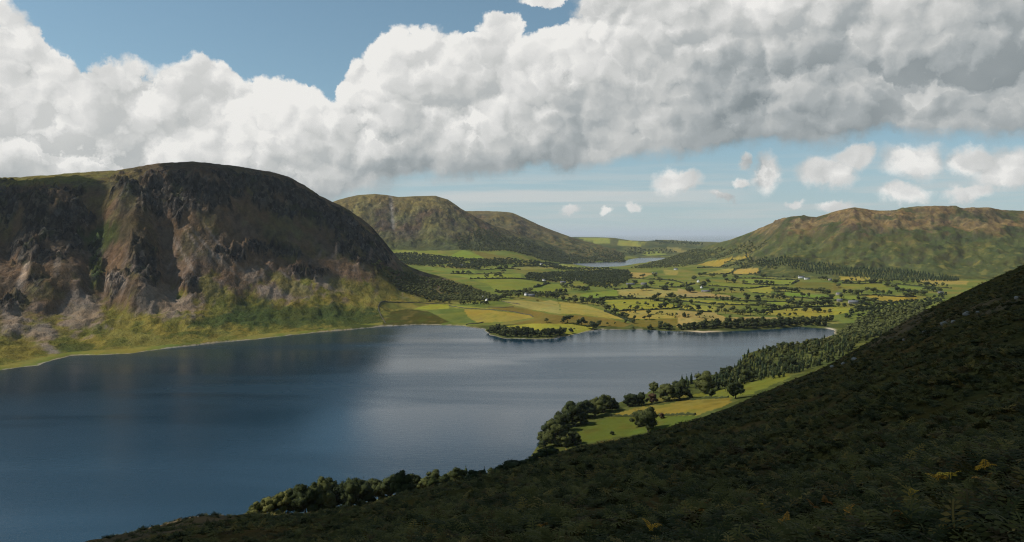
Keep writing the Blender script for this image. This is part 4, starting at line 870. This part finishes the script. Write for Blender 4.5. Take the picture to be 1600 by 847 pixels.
WL = ["dark leafy wood at the foot of the steep mountain", "wood below the background fell beside the green strip", "dense dark wood in the centre of the valley", "dark forest on the flank above the far lake",
      "conifer belt along the foot of the eastern fell", "strip of woodland between far lake and eastern fell", "dark plantation on the far skyline", "scattered woods on the low hills beyond the far lake", "scrubby trees above the far lake's left shore", "belt of trees around the foot of the far lake", "tree belt behind the farm above the tan meadow", "leafy wood in the hollow behind the dark hillside", "copses at the left foot of the eastern fell"]
for i, (kd, y0, y1, sp, n, hr, poly) in enumerate(WOODS):
    pts = scatter(poly, n, sp, 60 + i, y0, y1); g_ = np.random.default_rng(i)
    if i == 2: pts = [(x, y, z) for x, y, z in pts]
    if pts: mass('woodland', kd, [(x, y, z, g_.uniform(*hr)) for x, y, z in pts], WL[i], i)
if SPILL: mass('woodland', 'broad', [(p.x, p.y, p.z, h, wm) for p, wm, h in SPILL], "smallest far bushes dotted over the valley hedgerows", 90)
if WOODS_EXTRA2: mass('woodland', 'broad', WOODS_EXTRA2, "crowded leafy back rows of the lakeside plantation", 93)
if WOODS_EXTRA: mass('woodland', 'conifer', WOODS_EXTRA, "crowded back rows of the lakeside plantation", 91)

# ------------------------------------------------------------------ hedges and dry stone walls: each run is one thing
def ribbon(name, poly, w0, h0, mat, label, cat, seed, ymin=1500.0, step=5.0, rag=0.6):
    g_ = np.random.default_rng(seed); P = along(poly, step, ymin)
    if len(P) < 3: return
    xs = np.array([p.x for p in P]) + g_.normal(0, .5, len(P)); ys = np.array([p.y for p in P]) + g_.normal(0, .5, len(P))
    k = np.ones(3) / 3
    if len(P) > 6: xs[1:-1] = np.convolve(xs, k, 'valid'); ys[1:-1] = np.convolve(ys, k, 'valid')
    zs = terrain(xs, ys)[0]; dx, dy = np.gradient(xs), np.gradient(ys); ln = np.hypot(dx, dy) + 1e-6; nx, ny = -dy / ln, dx / ln
    V, Q = [], []; cs = [(-1, -.3), (-1.05, .55), (-.5, 1), (.45, 1.02), (1.0, .6), (1, -.3)]
    for i in range(len(xs)):
        w_ = w0 * (1 + rag * g_.uniform(-.4, .5)); h_ = h0 * (1 + rag * g_.uniform(-.5, .9))
        for a, b in cs:
            V.append((xs[i] + nx[i] * a * w_ * g_.uniform(.8, 1.2), ys[i] + ny[i] * a * w_ * g_.uniform(.8, 1.2), zs[i] + b * h_ * g_.uniform(.9, 1.1)))
    m_ = len(cs)
    for i in range(len(xs) - 1):
        for j in range(m_ - 1): Q.append((i * m_ + j, i * m_ + j + 1, (i + 1) * m_ + j + 1, (i + 1) * m_ + j))
    T = []
    for b_ in (0, (len(xs) - 1) * m_): Q.append((b_, b_ + 1, b_ + 4, b_ + 5)); Q.append((b_ + 1, b_ + 2, b_ + 3, b_ + 4))
    o = meshobj(name, np_mesh(name, np.array(V), np.array(Q), None, (mat,))); tag(o, label, cat, 'hedges of the valley' if cat == 'hedge' else 'dry stone walls'); return o
HEDGES = [
 ([(735,436),(780,436),(815,436.2),(857,442)], "hedge between the two long green fields under the village"), ([(834,449.5),(846,447),(860,443)], "short curved hedge in the long green field"), ([(775,456),(805,456),(835,458)], "hedge at the foot of the long green field"),
 ([(704,428),(754,428.5),(790,427)], "hedge along the top of the upper green field"), ([(742,421),(760,422),(800,420),(815,422)], "thick hedge below the small bright paddock"), ([(799,418),(830,416.5),(878,418.5),(905,421)], "hedge crossing the pale strips near the far lake"), ([(830,411.5),(878,411.5),(895,413)], "hedge by the end of the far lake"),
 ([(907,466),(930,468.5),(966,464),(996,466)], "hedge between deep green field and tan field"), ([(920,467.5),(950,468.5),(1015,467.5),(1040,472)], "hedge along the bottom of the tan field"), ([(1040,464),(1080,466),(1117,465),(1160,468)], "hedge under the eastern tan field"),
 ([(1060,471.5),(1100,474.5),(1140,477),(1190,478)], "dark hedge under the long yellow strip"), ([(1125,468),(1150,470),(1185,471.5),(1230,471.5)], "hedge above the long yellow strip"), ([(1108,447),(1140,449.5),(1167,451),(1204,447.5)], "hedge bounding the green field below the cottage"), ([(1176,458),(1203,460),(1224,464),(1240,465)], "hedge right of the pale green field"),
 ([(1230,465),(1266,467),(1302,467)], "hedge under the eastern paddock trees"), ([(1144,429),(1170,430),(1190,431),(1222,433.5),(1245,436)], "hedge below the orange stubble field"), ([(1098,429),(1121,429),(1141,428)], "hedge left of the orange stubble field"), ([(1139,428),(1147,421.5),(1160,418.5)], "hedge slanting up the left side of the orange field"), ([(1150,435),(1190,435.5),(1248,438)], "hedge along the lane to the white farm"),
 ([(1237,444.5),(1243,441),(1249,439)], "short hedge below the white farm"), ([(1160,443),(1190,445),(1213,446),(1236,446)], "hedge in the middle of the eastern green fields"), ([(1300,439),(1335,440),(1365,440)], "hedge below the straw coloured field"), ([(1316,443),(1350,443.5),(1380,443)], "trimmed hedge at the top of a bright green field"), ([(1390,444),(1420,446),(1455,450),(1490,451)], "long hedge under the conifer belt"),
 ([(1353,450),(1370,455),(1382,458)], "hedge on the slope of the bright green field"), ([(1340,462),(1370,461),(1400,464),(1434,464)], "hedge at the top of the lower eastern field"), ([(1367,470),(1385,473.5),(1410,471.5),(1430,470)], "hedge in the middle of the lower eastern field"), ([(1303,470),(1320,469.5),(1340,470)], "hedge behind the grey farm roofs"), ([(1196,486),(1225,482),(1260,480.5),(1302,479)], "hedge behind the yellow lakeside paddock"),
 ([(1063,485),(1090,487),(1115,488)], "hedge above the tan lakeside pasture"), ([(960,453),(985,451),(1015,450),(1050,454)], "hedge along the top of the tan field"), ([(976,435),(1010,436.5),(1044,438),(1074,443.5)], "hedge along the top of the central green field"), ([(1030,448.5),(1050,449.5),(1066,449.5)], "hedge below the central green field"),
 ([(944,487),(958,492),(978,500),(992,505)], "hedge running down to the lake meadow"), ([(1090,419),(1110,418),(1128,418)], "hedge below the pale hill pasture"), ([(1131,411.5),(1150,407),(1172,402)], "hedge on the upper edge of the pale hill pasture"), ([(1250,452),(1275,454),(1300,457)], "hedge below the olive pasture"), ([(1058,449),(1070,448),(1086,443)], "hedge left of the white gabled cottage"),
 ([(896,450),(905,450.5),(914,449)], "hedge under the small paddock in the central wood"), ([(966,487),(1000,485),(1040,483),(1065,480)], "low hedge across the yellow pasture"),
]
for i, (poly, lab) in enumerate(HEDGES): ribbon('hedge', poly, 2.2, 3.2, M['hedge'], lab, 'hedge', 400 + i, 1500.0, 6.0, .9)
WALLS = [([(601,471),(594,474),(591,480),(593,488),(597,497),(603,506)], "curved stone wall running down to the lake under the mountain"), ([(601,471),(630,472.5),(660,474),(699,475.5)], "stone wall along the top of the lakeside pasture"), ([(702,478),(725,482),(765,484),(805,488),(828,492),(834,496)], "stone wall curving through the yellow lakeside pasture"),
         ([(728,508),(745,506),(757,503.5)], "short stone wall at the water's edge"), ([(763,480),(785,481),(805,480)], "stone wall below the lone tree"), ([(783,470.5),(800,474),(815,476)], "stone wall along the drive to the farm")]
for i, (poly, lab) in enumerate(WALLS): ribbon('stone_wall', poly, 0.9, 1.6, M['drystone'], lab, 'wall', 500 + i, 1500.0, 5.0, .35)
ribbon('hedge', [(956,650.5),(982,651),(1027,650),(1088,649)], 1.2, 1.6, M['hedge'], "low hedge between the tan field and the green meadow", 'hedge', 480, 760.0, 2.5, .9)
ribbon('hedge', [(1010,634),(1040,628),(1076,624.5),(1140,621)], 1.0, 1.3, M['hedge'], "low hedge along the top of the tan lakeside field", 'hedge', 481, 760.0, 2.5, .9)

# small trees and thorn bushes growing out of the hedges, too small to tell apart
gH = np.random.default_rng(88); bush = []
for poly, lab in HEDGES:
    for p in along(poly, 9.0):
        if gH.random() < .3:
            h_ = gH.uniform(3.5, 10) * (1 if gH.random() < .8 else 1.4); x_, y_ = p.x + gH.normal(0, 2.5), p.y + gH.normal(0, 4); bush.append((x_, y_, ground(x_, y_), h_, h_ * gH.uniform(.9, 1.7)))
mass('woodland', 'broad', bush, "small thorn bushes growing out of the valley hedgerows", 92)
# ------------------------------------------------------------------ farmhouses and cottages
def box(V, Q, x0, x1, y0, y1, z0, z1):
    n = len(V); V += [(x0, y0, z0), (x1, y0, z0), (x1, y1, z0), (x0, y1, z0), (x0, y0, z1), (x1, y0, z1), (x1, y1, z1), (x0, y1, z1)]
    Q += [(n, n + 3, n + 2, n + 1), (n + 4, n + 5, n + 6, n + 7), (n, n + 1, n + 5, n + 4), (n + 1, n + 2, n + 6, n + 5), (n + 2, n + 3, n + 7, n + 6), (n + 3, n, n + 4, n + 7)]
def house(px, py, wpx, dm, hm, wall, label, rz=0.0, chim=1, ymin=1500.0, name='farmhouse', cat='house'):
    p = hit(px, py, ymin); w_ = wpx * p.y / FPX; root = bpy.data.objects.new(name, None); link(root); root.location = p; root.rotation_euler = (0, 0, R(rz)); tag(root, label, cat, 'houses of the valley')
    rh = dm * .42; V, Q = [], []; box(V, Q, -w_ / 2, w_ / 2, -dm / 2, dm / 2, -1.5, hm); n = len(V)
    V += [(-w_ / 2, 0, hm + rh), (w_ / 2, 0, hm + rh)]; T = [(4, 7, n), (5, n + 1, 6)]; T = [(4, n, 7), (5, 6, n + 1)]
    meshobj('wall', np_mesh('wall', np.array(V), np.array(Q), np.array(T), (wall,)), root)
    V, Q = [], []; e = .35
    for s in (-1, 1):
        n = len(V); yb, zb = s * (dm / 2 + e), hm - e * .84
        V += [(-w_ / 2 - e, yb, zb), (w_ / 2 + e, yb, zb), (w_ / 2 + e, 0, hm + rh + .1), (-w_ / 2 - e, 0, hm + rh + .1)]; V += [(a, b, c + .22) for a, b, c in V[n:n + 4]]
        Q += [(n, n + 1, n + 2, n + 3), (n + 4, n + 7, n + 6, n + 5), (n, n + 4, n + 5, n + 1), (n + 1, n + 5, n + 6, n + 2), (n + 3, n + 2, n + 6, n + 7), (n, n + 3, n + 7, n + 4)]
    rf = meshobj('roof', np_mesh('roof', np.array(V), np.array(Q), None, (M['slate'],)), root)
    for c in range(chim):
        V, Q = [], []; cx = (-w_ / 2 + .9) if c == 0 else (w_ / 2 - .9); box(V, Q, cx - .55, cx + .55, -.45, .45, hm + rh - .5, hm + rh + 1.5); box(V, Q, cx - .3, cx + .3, -.25, .25, hm + rh + 1.52, hm + rh + 1.9)
        meshobj('chimney', np_mesh('chimney', np.array(V), np.array(Q), None, (wall,)), rf)
    nw = max(2, int(w_ / 5))
    for i in range(nw):
        for zz in ((1.0, 3.6) if hm > 4.4 else (1.2,)):
            V, Q = [], []; cx = -w_ / 2 + w_ * (i + .5) / nw; box(V, Q, cx - .5, cx + .5, -dm / 2 - .06, -dm / 2 + .05, zz, zz + 1.25); meshobj('window', np_mesh('window', np.array(V), np.array(Q), None, (M['pane'],)), root)
    V, Q = [], []; cx = w_ * .5 / nw if nw % 2 == 0 else w_ / nw * .5; box(V, Q, cx - .5, cx + .5, -dm / 2 - .05, -dm / 2 + .06, 0, 2.1); meshobj('door', np_mesh('door', np.array(V), np.array(Q), None, (M['door'],)), root)
HOUSES = [
 (1252, 436.5, 9, 9, 5.6, 'white', "white farmhouse at the end of the lane under the eastern fell", -12, 2), (1261, 436.8, 8, 8, 4.2, 'white', "lower white wing attached right of the eastern farmhouse", 8, 1), (1091, 441.5, 5, 10, 7, 'white', "white gabled cottage among dark trees in mid valley", 70, 1), (1096, 450.5, 3.5, 7, 5, 'white', "small white cottage below the gabled one", 60, 1),
 (985, 445.5, 13, 8, 4.4, 'sandstone', "long pale farm building left of the central pasture", -10, 1), (1006, 445.2, 9, 9, 5, 'sandstone', "pale stone house right of the long farm building", 6, 2), (756, 468.5, 5, 9, 6.5, 'white', "white house half hidden under the mountain wood", 40, 1), (766, 467.5, 10, 8, 4, 'sandstone', "long low barn beside the half hidden white house", -5, 0), (760.5, 471, 3, 7, 5, 'white', "little white outbuilding below the half hidden house", 55, 0),
 (830, 463.5, 12, 9, 4.4, 'sandstone', "stone barn at the farm above the tan meadow", -8, 0), (822, 462.5, 4, 8, 6, 'white', "white farmhouse between the trees above the tan meadow", 30, 1), (850, 439.5, 4, 8, 5.5, 'white', "white cottage at the edge of the central wood", 20, 1), (903, 438, 8, 8, 4.5, 'sandstone', "grey house in the clearing of the central wood", -8, 1), (880, 442.5, 9, 8, 4.5, 'sandstone', "stone house at the road below the central wood", 12, 1),
 (1056, 422, 6, 9, 6, 'white', "white house by the yellow paddock near the far lake", -15, 1), (1311, 461.5, 9, 9, 5, 'sandstone', "grey farmhouse in the eastern copses", 10, 1), (1312, 471.5, 8, 10, 4.5, 'sandstone', "grey barn below the eastern farmhouse", -12, 0), (1334, 474.5, 16, 12, 5, 'sandstone', "long grey farm shed behind the lakeside paddock", -8, 0), (1103, 456.5, 14, 8, 3.6, 'sandstone', "long low stone barn below the gabled cottage", -4, 0),
 (846, 414, 4, 9, 5.5, 'white', "tiny white house near the foot of the far lake", 10, 1), (714, 414, 4, 9, 6, 'white', "pale house in the upper village wood", 15, 1), (722, 416.5, 8, 9, 5, 'sandstone', "stone row in the upper village wood", -10, 1), (1023, 428.5, 8, 8, 4.5, 'sandstone', "pale house by the central pasture trees", -10, 1), (1297, 438.5, 5, 8, 5, 'sandstone', "stone cottage right of the eastern white farm", 15, 1), (1470, 459.5, 8, 9, 4.5, 'sandstone', "pale roofed house beside the dark hillside edge", -14, 1),
]
for px, py, wpx, dm, hm, wl, lab, rz, ch in HOUSES: house(px, py, wpx, dm, hm, M[wl], lab, rz, ch)

# ------------------------------------------------------------------ boulders on the near slope
def boulder(px, py, wpx, label, seed, ymin=60.0):
    g_ = np.random.default_rng(seed); p = hit(px, py, ymin, 760.0); r = wpx * p.y / FPX / 2
    v = ICO3[0].copy(); k = g_.standard_normal((9, 3)); k /= np.linalg.norm(k, axis=1)[:, None]; off = g_.uniform(.55, .95, 9)
    for kk, oo in zip(k, off):
        d = v @ kk; v -= np.maximum(d - oo, 0)[:, None] * kk * .9
    v *= 1 + .06 * fbm(v[:, :1] * 3, v[:, 1:2] * 3 + v[:, 2:] * 2, 3, seed); v *= np.array([1, .8, .62]) * r
    o = meshobj('boulder', np_mesh('boulder', v, None, ICO3[1], (M['stone'],), smooth=False)); o.location = (p.x, p.y, p.z + r * .1); o.rotation_euler = (0, 0, g_.uniform(0, 6)); tag(o, label, 'boulder', 'boulders on the dark slope')
BOUL = [(1335, 563, 12, "biggest pale boulder on the dark hillside below the plantation"), (1318, 569, 9, "small boulder left of the biggest pale boulder"), (1300, 574, 8, "pale stone lower left of the biggest boulder"), (1475, 507, 14, "pale rock on the brown streak of the hillside"), (1490, 504, 10, "flat rock right of the pale rock on the streak"),
        (1512, 492, 16, "long pale rock high on the hillside"), (1528, 489, 8, "small rock right of the long pale rock"), (1413, 531, 8, "stone on the edge of the hillside above the larches"), (1590, 466, 12, "rock at the far right upper hillside"), (1445, 519, 8, "small grey stone below the brown streak")]
for i, (px, py, wpx, lab) in enumerate(BOUL): boulder(px, py, wpx, lab, 600 + i)

# ------------------------------------------------------------------ bracken
def frond(g_, L, az_, lean, V, Q):
    n = 9; d = np.array([math.cos(az_), math.sin(az_), 0]); s = np.array([-math.sin(az_), math.cos(az_), 0]); P = np.zeros(3); th = R(88 - lean * 22); pts = [P.copy()]
    for i in range(n):
        P = P + (d * math.cos(th) + np.array([0, 0, math.sin(th)])) * L / n; th -= R(lean * 11); pts.append(P.copy())
    pts = np.array(pts); w0 = L * .02
    for i in range(n):
        k = len(V); V += [pts[i] - s * w0, pts[i] + s * w0, pts[i + 1] + s * w0 * .8, pts[i + 1] - s * w0 * .8]; Q.append((k, k + 1, k + 2, k + 3))
        if i < 2: continue
        f = (i - 2) / (n - 2); pl_ = L * .36 * (1 - f) ** .75 + L * .03; tn = pts[i + 1] - pts[i]
        for sg in (-1, 1):
            k = len(V); e = s * sg * pl_ + tn * .9 - np.array([0, 0, pl_ * .22]) + g_.normal(0, .012 * L, 3); wv = tn * .42
            V += [pts[i] + s * sg * w0 - wv * .3, pts[i] + e * .55 - wv, pts[i] + e, pts[i] + e * .5 + wv]; Q.append((k, k + 1, k + 2, k + 3))
def bracken_mesh(name, seed, nf, mat, L=(.7, 1.1)):
    g_ = np.random.default_rng(seed); V, Q = [], []
    for i in range(nf):
        b = len(V); frond(g_, g_.uniform(*L), i * 6.28 / nf + g_.uniform(-.5, .5), g_.uniform(.55, 1.3), V, Q)
        off = np.array([g_.uniform(-.16, .16), g_.uniform(-.16, .16), -.05])
        for j in range(b, len(V)): V[j] = V[j] + off
    return np_mesh(name, np.array(V), np.array(Q), None, (mat,))
gB = np.random.default_rng(77)
srcs = []
for i, (px, py, lab) in enumerate([(1330, 815, "arching green bracken plant at the bottom edge, right of the rust fronds"), (1500, 828, "green bracken plant in the bottom right corner"), (1180, 838, "green bracken plant at the bottom edge between the golden ones"), (1440, 822, "fading olive brown bracken plant near the bottom right corner")]):
    p = hit(px, py, 4.0, 200.0); o = meshobj('bracken_plant', bracken_mesh('bracken_plant', 700 + i, 6 + i, M['bracken'] if i < 3 else M['bracken_fade'])); o.location = p; o.scale = (.55, .55, .4); tag(o, lab, 'plant', 'green bracken plants'); srcs.append(o)
GOLD = [(1468, 773, .9, 0, "golden bracken frond cluster left of the pair on the right"), (1484, 768, .8, 0, "golden bracken frond touching the cluster on the right"), (1537, 754, .8, 0, "golden bracken fronds highest on the right"), (1537, 775, .7, 1, "small rust bracken frond under the highest golden one"), (1424, 796, .5, 0, "single yellow frond left of the golden clusters"),
        (1105, 797, .7, 1, "rust bracken frond highest in the middle of the bracken"), (1096, 816, .6, 1, "orange bracken frond below the highest rust one"), (1018, 842, .8, 0, "bright orange bracken at the bottom edge, leftmost"), (1268, 812, .6, 1, "rust bracken fronds in the centre right bracken"), (1290, 806, .5, 1, "thin rust frond right of the centre bracken"),
        (1404, 839, .6, 1, "orange frond lying near the bottom edge"), (1322, 829, .6, 1, "rust frond low in the dark bracken"), (1226, 836, .6, 1, "brown orange frond by the bottom edge"), (850, 838, .6, 1, "faint rust frond at the bottom near the middle"), (1190, 806, .4, 0, "small yellow frond in the middle bracken")]
gm = [bracken_mesh('bracken_frond', 720 + i, 3, M['bracken_gold'], (.8, 1.15)) for i in range(2)] + [bracken_mesh('bracken_frond', 730 + i, 2, M['bracken_rust'], (.8, 1.1)) for i in range(2)]
for i, (px, py, s, r_, lab) in enumerate(GOLD):
    p = hit(px, py + 8, 4.0, 200.0); o = meshobj('bracken_frond', gm[(i % 2) + 2 * r_]); o.location = (p.x, p.y, p.z + .40); k = s * .46; o.scale = (k, k, k); o.rotation_euler = (0, 0, gB.uniform(0, 6)); tag(o, lab, 'plant', 'turned bracken fronds')

def instancer(name, pts, scl, src, label):
    me = bpy.data.meshes.new(name); me.vertices.add(len(pts)); me.vertices.foreach_set('co', np.asarray(pts, np.float32).ravel())
    a = me.attributes.new('sc', 'FLOAT', 'POINT'); a.data.foreach_set('value', np.asarray(scl, np.float32))
    r = me.attributes.new('rot', 'FLOAT_VECTOR', 'POINT'); rv = np.zeros((len(pts), 3), np.float32); rv[:, 2] = gB.uniform(0, 6.28, len(pts)); rv[:, 0] = gB.normal(0, .15, len(pts)); rv[:, 1] = gB.normal(0, .15, len(pts)); r.data.foreach_set('vector', rv.ravel())
    o = meshobj(name, me); gt = bpy.data.node_groups.new(name, 'GeometryNodeTree')
    gt.interface.new_socket('Geometry', in_out='INPUT', socket_type='NodeSocketGeometry'); gt.interface.new_socket('Geometry', in_out='OUTPUT', socket_type='NodeSocketGeometry')
    N = gt.nodes; L_ = gt.links; i_ = N.new('NodeGroupInput'); o_ = N.new('NodeGroupOutput'); ip = N.new('GeometryNodeInstanceOnPoints'); oi = N.new('GeometryNodeObjectInfo'); oi.transform_space = 'ORIGINAL'
    oi.inputs['Object'].default_value = src; oi.inputs['As Instance'].default_value = True
    na = N.new('GeometryNodeInputNamedAttribute'); na.data_type = 'FLOAT'; na.inputs['Name'].default_value = 'sc'; nr_ = N.new('GeometryNodeInputNamedAttribute'); nr_.data_type = 'FLOAT_VECTOR'; nr_.inputs['Name'].default_value = 'rot'
    L_.new(i_.outputs[0], ip.inputs['Points']); L_.new(oi.outputs['Geometry'], ip.inputs['Instance']); L_.new(na.outputs['Attribute'], ip.inputs['Scale']); L_.new(nr_.outputs['Attribute'], ip.inputs['Rotation']); L_.new(ip.outputs[0], o_.inputs[0])
    md = o.modifiers.new('scatter', 'NODES'); md.node_group = gt; tag(o, label, 'bracken', None, 'stuff')
NBR = 75000
u = gB.random(NBR); Yb_ = 5.0 * (640 / 5.0) ** (u ** .85); qx = gB.uniform(-.80, .80, NBR); Xb_ = qx * np.maximum(Yb_, 9)
Zb_, Bb_, SDb_, _ = terrain(Xb_, Yb_); dens = fbm(Xb_ / 14, Yb_ / 14, 3, 300) + .55
keep = ~((CX + FPX * Xb_ / np.maximum(Yb_, 9) < 390) & (Yb_ > 120) & (gB.random(NBR) < .7)) & (Bb_ == 6) & (SDb_ > 12) & (gB.random(NBR) < np.clip(dens * 1.3, .15, 1)) & ((Yb_ > 10) | (gB.random(NBR) < .5))
Xb_, Yb_, Zb_ = Xb_[keep], Yb_[keep], Zb_[keep]; scb = gB.uniform(.55, 1.1, len(Xb_)) * np.clip(.72 + Yb_ / 170, .72, 2.4)
pick = gB.choice(4, len(Xb_), p=[.31, .31, .27, .11])
for i, (s, lab) in enumerate(zip(srcs, ["bracken and heather covering the dark near hillside", "green bracken growing thick over the near slope", "dark tangled bracken between the near fronds", "fading olive brown bracken scattered over the slope"])):
    k = pick == i; instancer('bracken', np.stack([Xb_[k], Yb_[k], Zb_[k] - .08], 1), scb[k], s, lab)

# ------------------------------------------------------------------ the cloud overhead whose shadow lies on the near slope
def cloud_over(poly, alt, thick, seed, label):
    g_ = np.random.default_rng(seed); P = np.array(poly, float); Sx, Sy, Sz = SUN
    zg = np.array([max(float(terrain(np.array([x]), np.array([y]))[0][0]), 0) for x, y in P]); P = P + np.stack([(alt - zg) * Sx / Sz, (alt - zg) * Sy / Sz], 1)
    lo, hi = P.min(0) - 60, P.max(0) + 60; n = 90; X, Yv = np.meshgrid(np.linspace(lo[0], hi[0], n), np.linspace(lo[1], hi[1], n))
    sd_ = -sdist(X, Yv, P).reshape(X.shape) + 28 * fbm(X / 130, Yv / 130, 4, seed)
    zt = alt + thick * np.sqrt(np.clip(sd_, 0, 400) / 400) * (1 + .5 * fbm(X / 160, Yv / 160, 4, seed + 5)); zb_ = alt - 14 * np.sqrt(np.clip(sd_, 0, 100) / 100) + 6 * fbm(X / 80, Yv / 80, 3, seed + 9)
    V = np.concatenate([np.stack([X, Yv, zt], -1).reshape(-1, 3), np.stack([X, Yv, np.minimum(zb_, zt - .5)], -1).reshape(-1, 3)]); Q = []; ins = sd_ > 0
    for i in range(n - 1):
        for j in range(n - 1):
            if ins[i, j] or ins[i + 1, j] or ins[i, j + 1] or ins[i + 1, j + 1]:
                a = i * n + j; Q.append((a, a + 1, a + n + 1, a + n)); b = a + n * n; Q.append((b, b + n, b + n + 1, b + 1))
    o = meshobj('cloud', np_mesh('cloud', V, np.array(Q), None, (M['cloud'],), smooth=True)); tag(o, label, 'cloud', None, 'stuff')
cloud_over([(-700, -300), (-430, 180), (-260, 260), (-150, 320), (-60, 390), (0, 460), (80, 610), (170, 705), (260, 735), (360, 770), (470, 840), (620, 900), (1100, 700), (1200, -300)], 1500.0, 320.0, 5, "cumulus cloud drifting above the near slope, beyond the picture")
def at_px(lst): return [((px - CX) / FPX * Y, Y) for px, Y in lst]
cloud_over(at_px([(-260, 1620), (-60, 1750), (50, 1840), (105, 1930), (125, 2040), (105, 2090), (-40, 1990), (-260, 1900)]), 1500.0, 260.0, 15, "small unseen cloud added to shade the left end of the mountain")  # unseen cloud added to darken the mountain's left crags
cloud_over(at_px([(285, 2090), (350, 2100), (430, 2230), (520, 2340), (600, 2470), (650, 2600), (650, 2900), (420, 2800), (290, 2420)]), 1500.0, 260.0, 25, "cumulus cloud above the mountain's right shoulder, beyond the picture")  # second unseen cloud, outlined to darken the crags below the right skyline

# ------------------------------------------------------------------ the air between here and the sea
def haze_box():
    V, Q = [], []; box(V, Q, -270000, 270000, -400, 345000, -140, 640); me = np_mesh('haze', np.array(V, float), np.array(Q), None, ())
    m = bpy.data.materials.new('haze_air'); m.use_nodes = True; t = NT(m.node_tree); t.n.clear(); out = t.new('ShaderNodeOutputMaterial'); v = t.new('ShaderNodeVolumePrincipled')
    v.inputs['Color'].default_value = (.86, .93, 1.0, 1); v.inputs['Density'].default_value = HAZE; v.inputs['Anisotropy'].default_value = 0.1
    t.l.new(v.outputs[0], out.inputs['Volume']); me.materials.append(m); o = meshobj('haze', me); o['kind'] = 'stuff'
HAZE = 1.7e-5
haze_box()
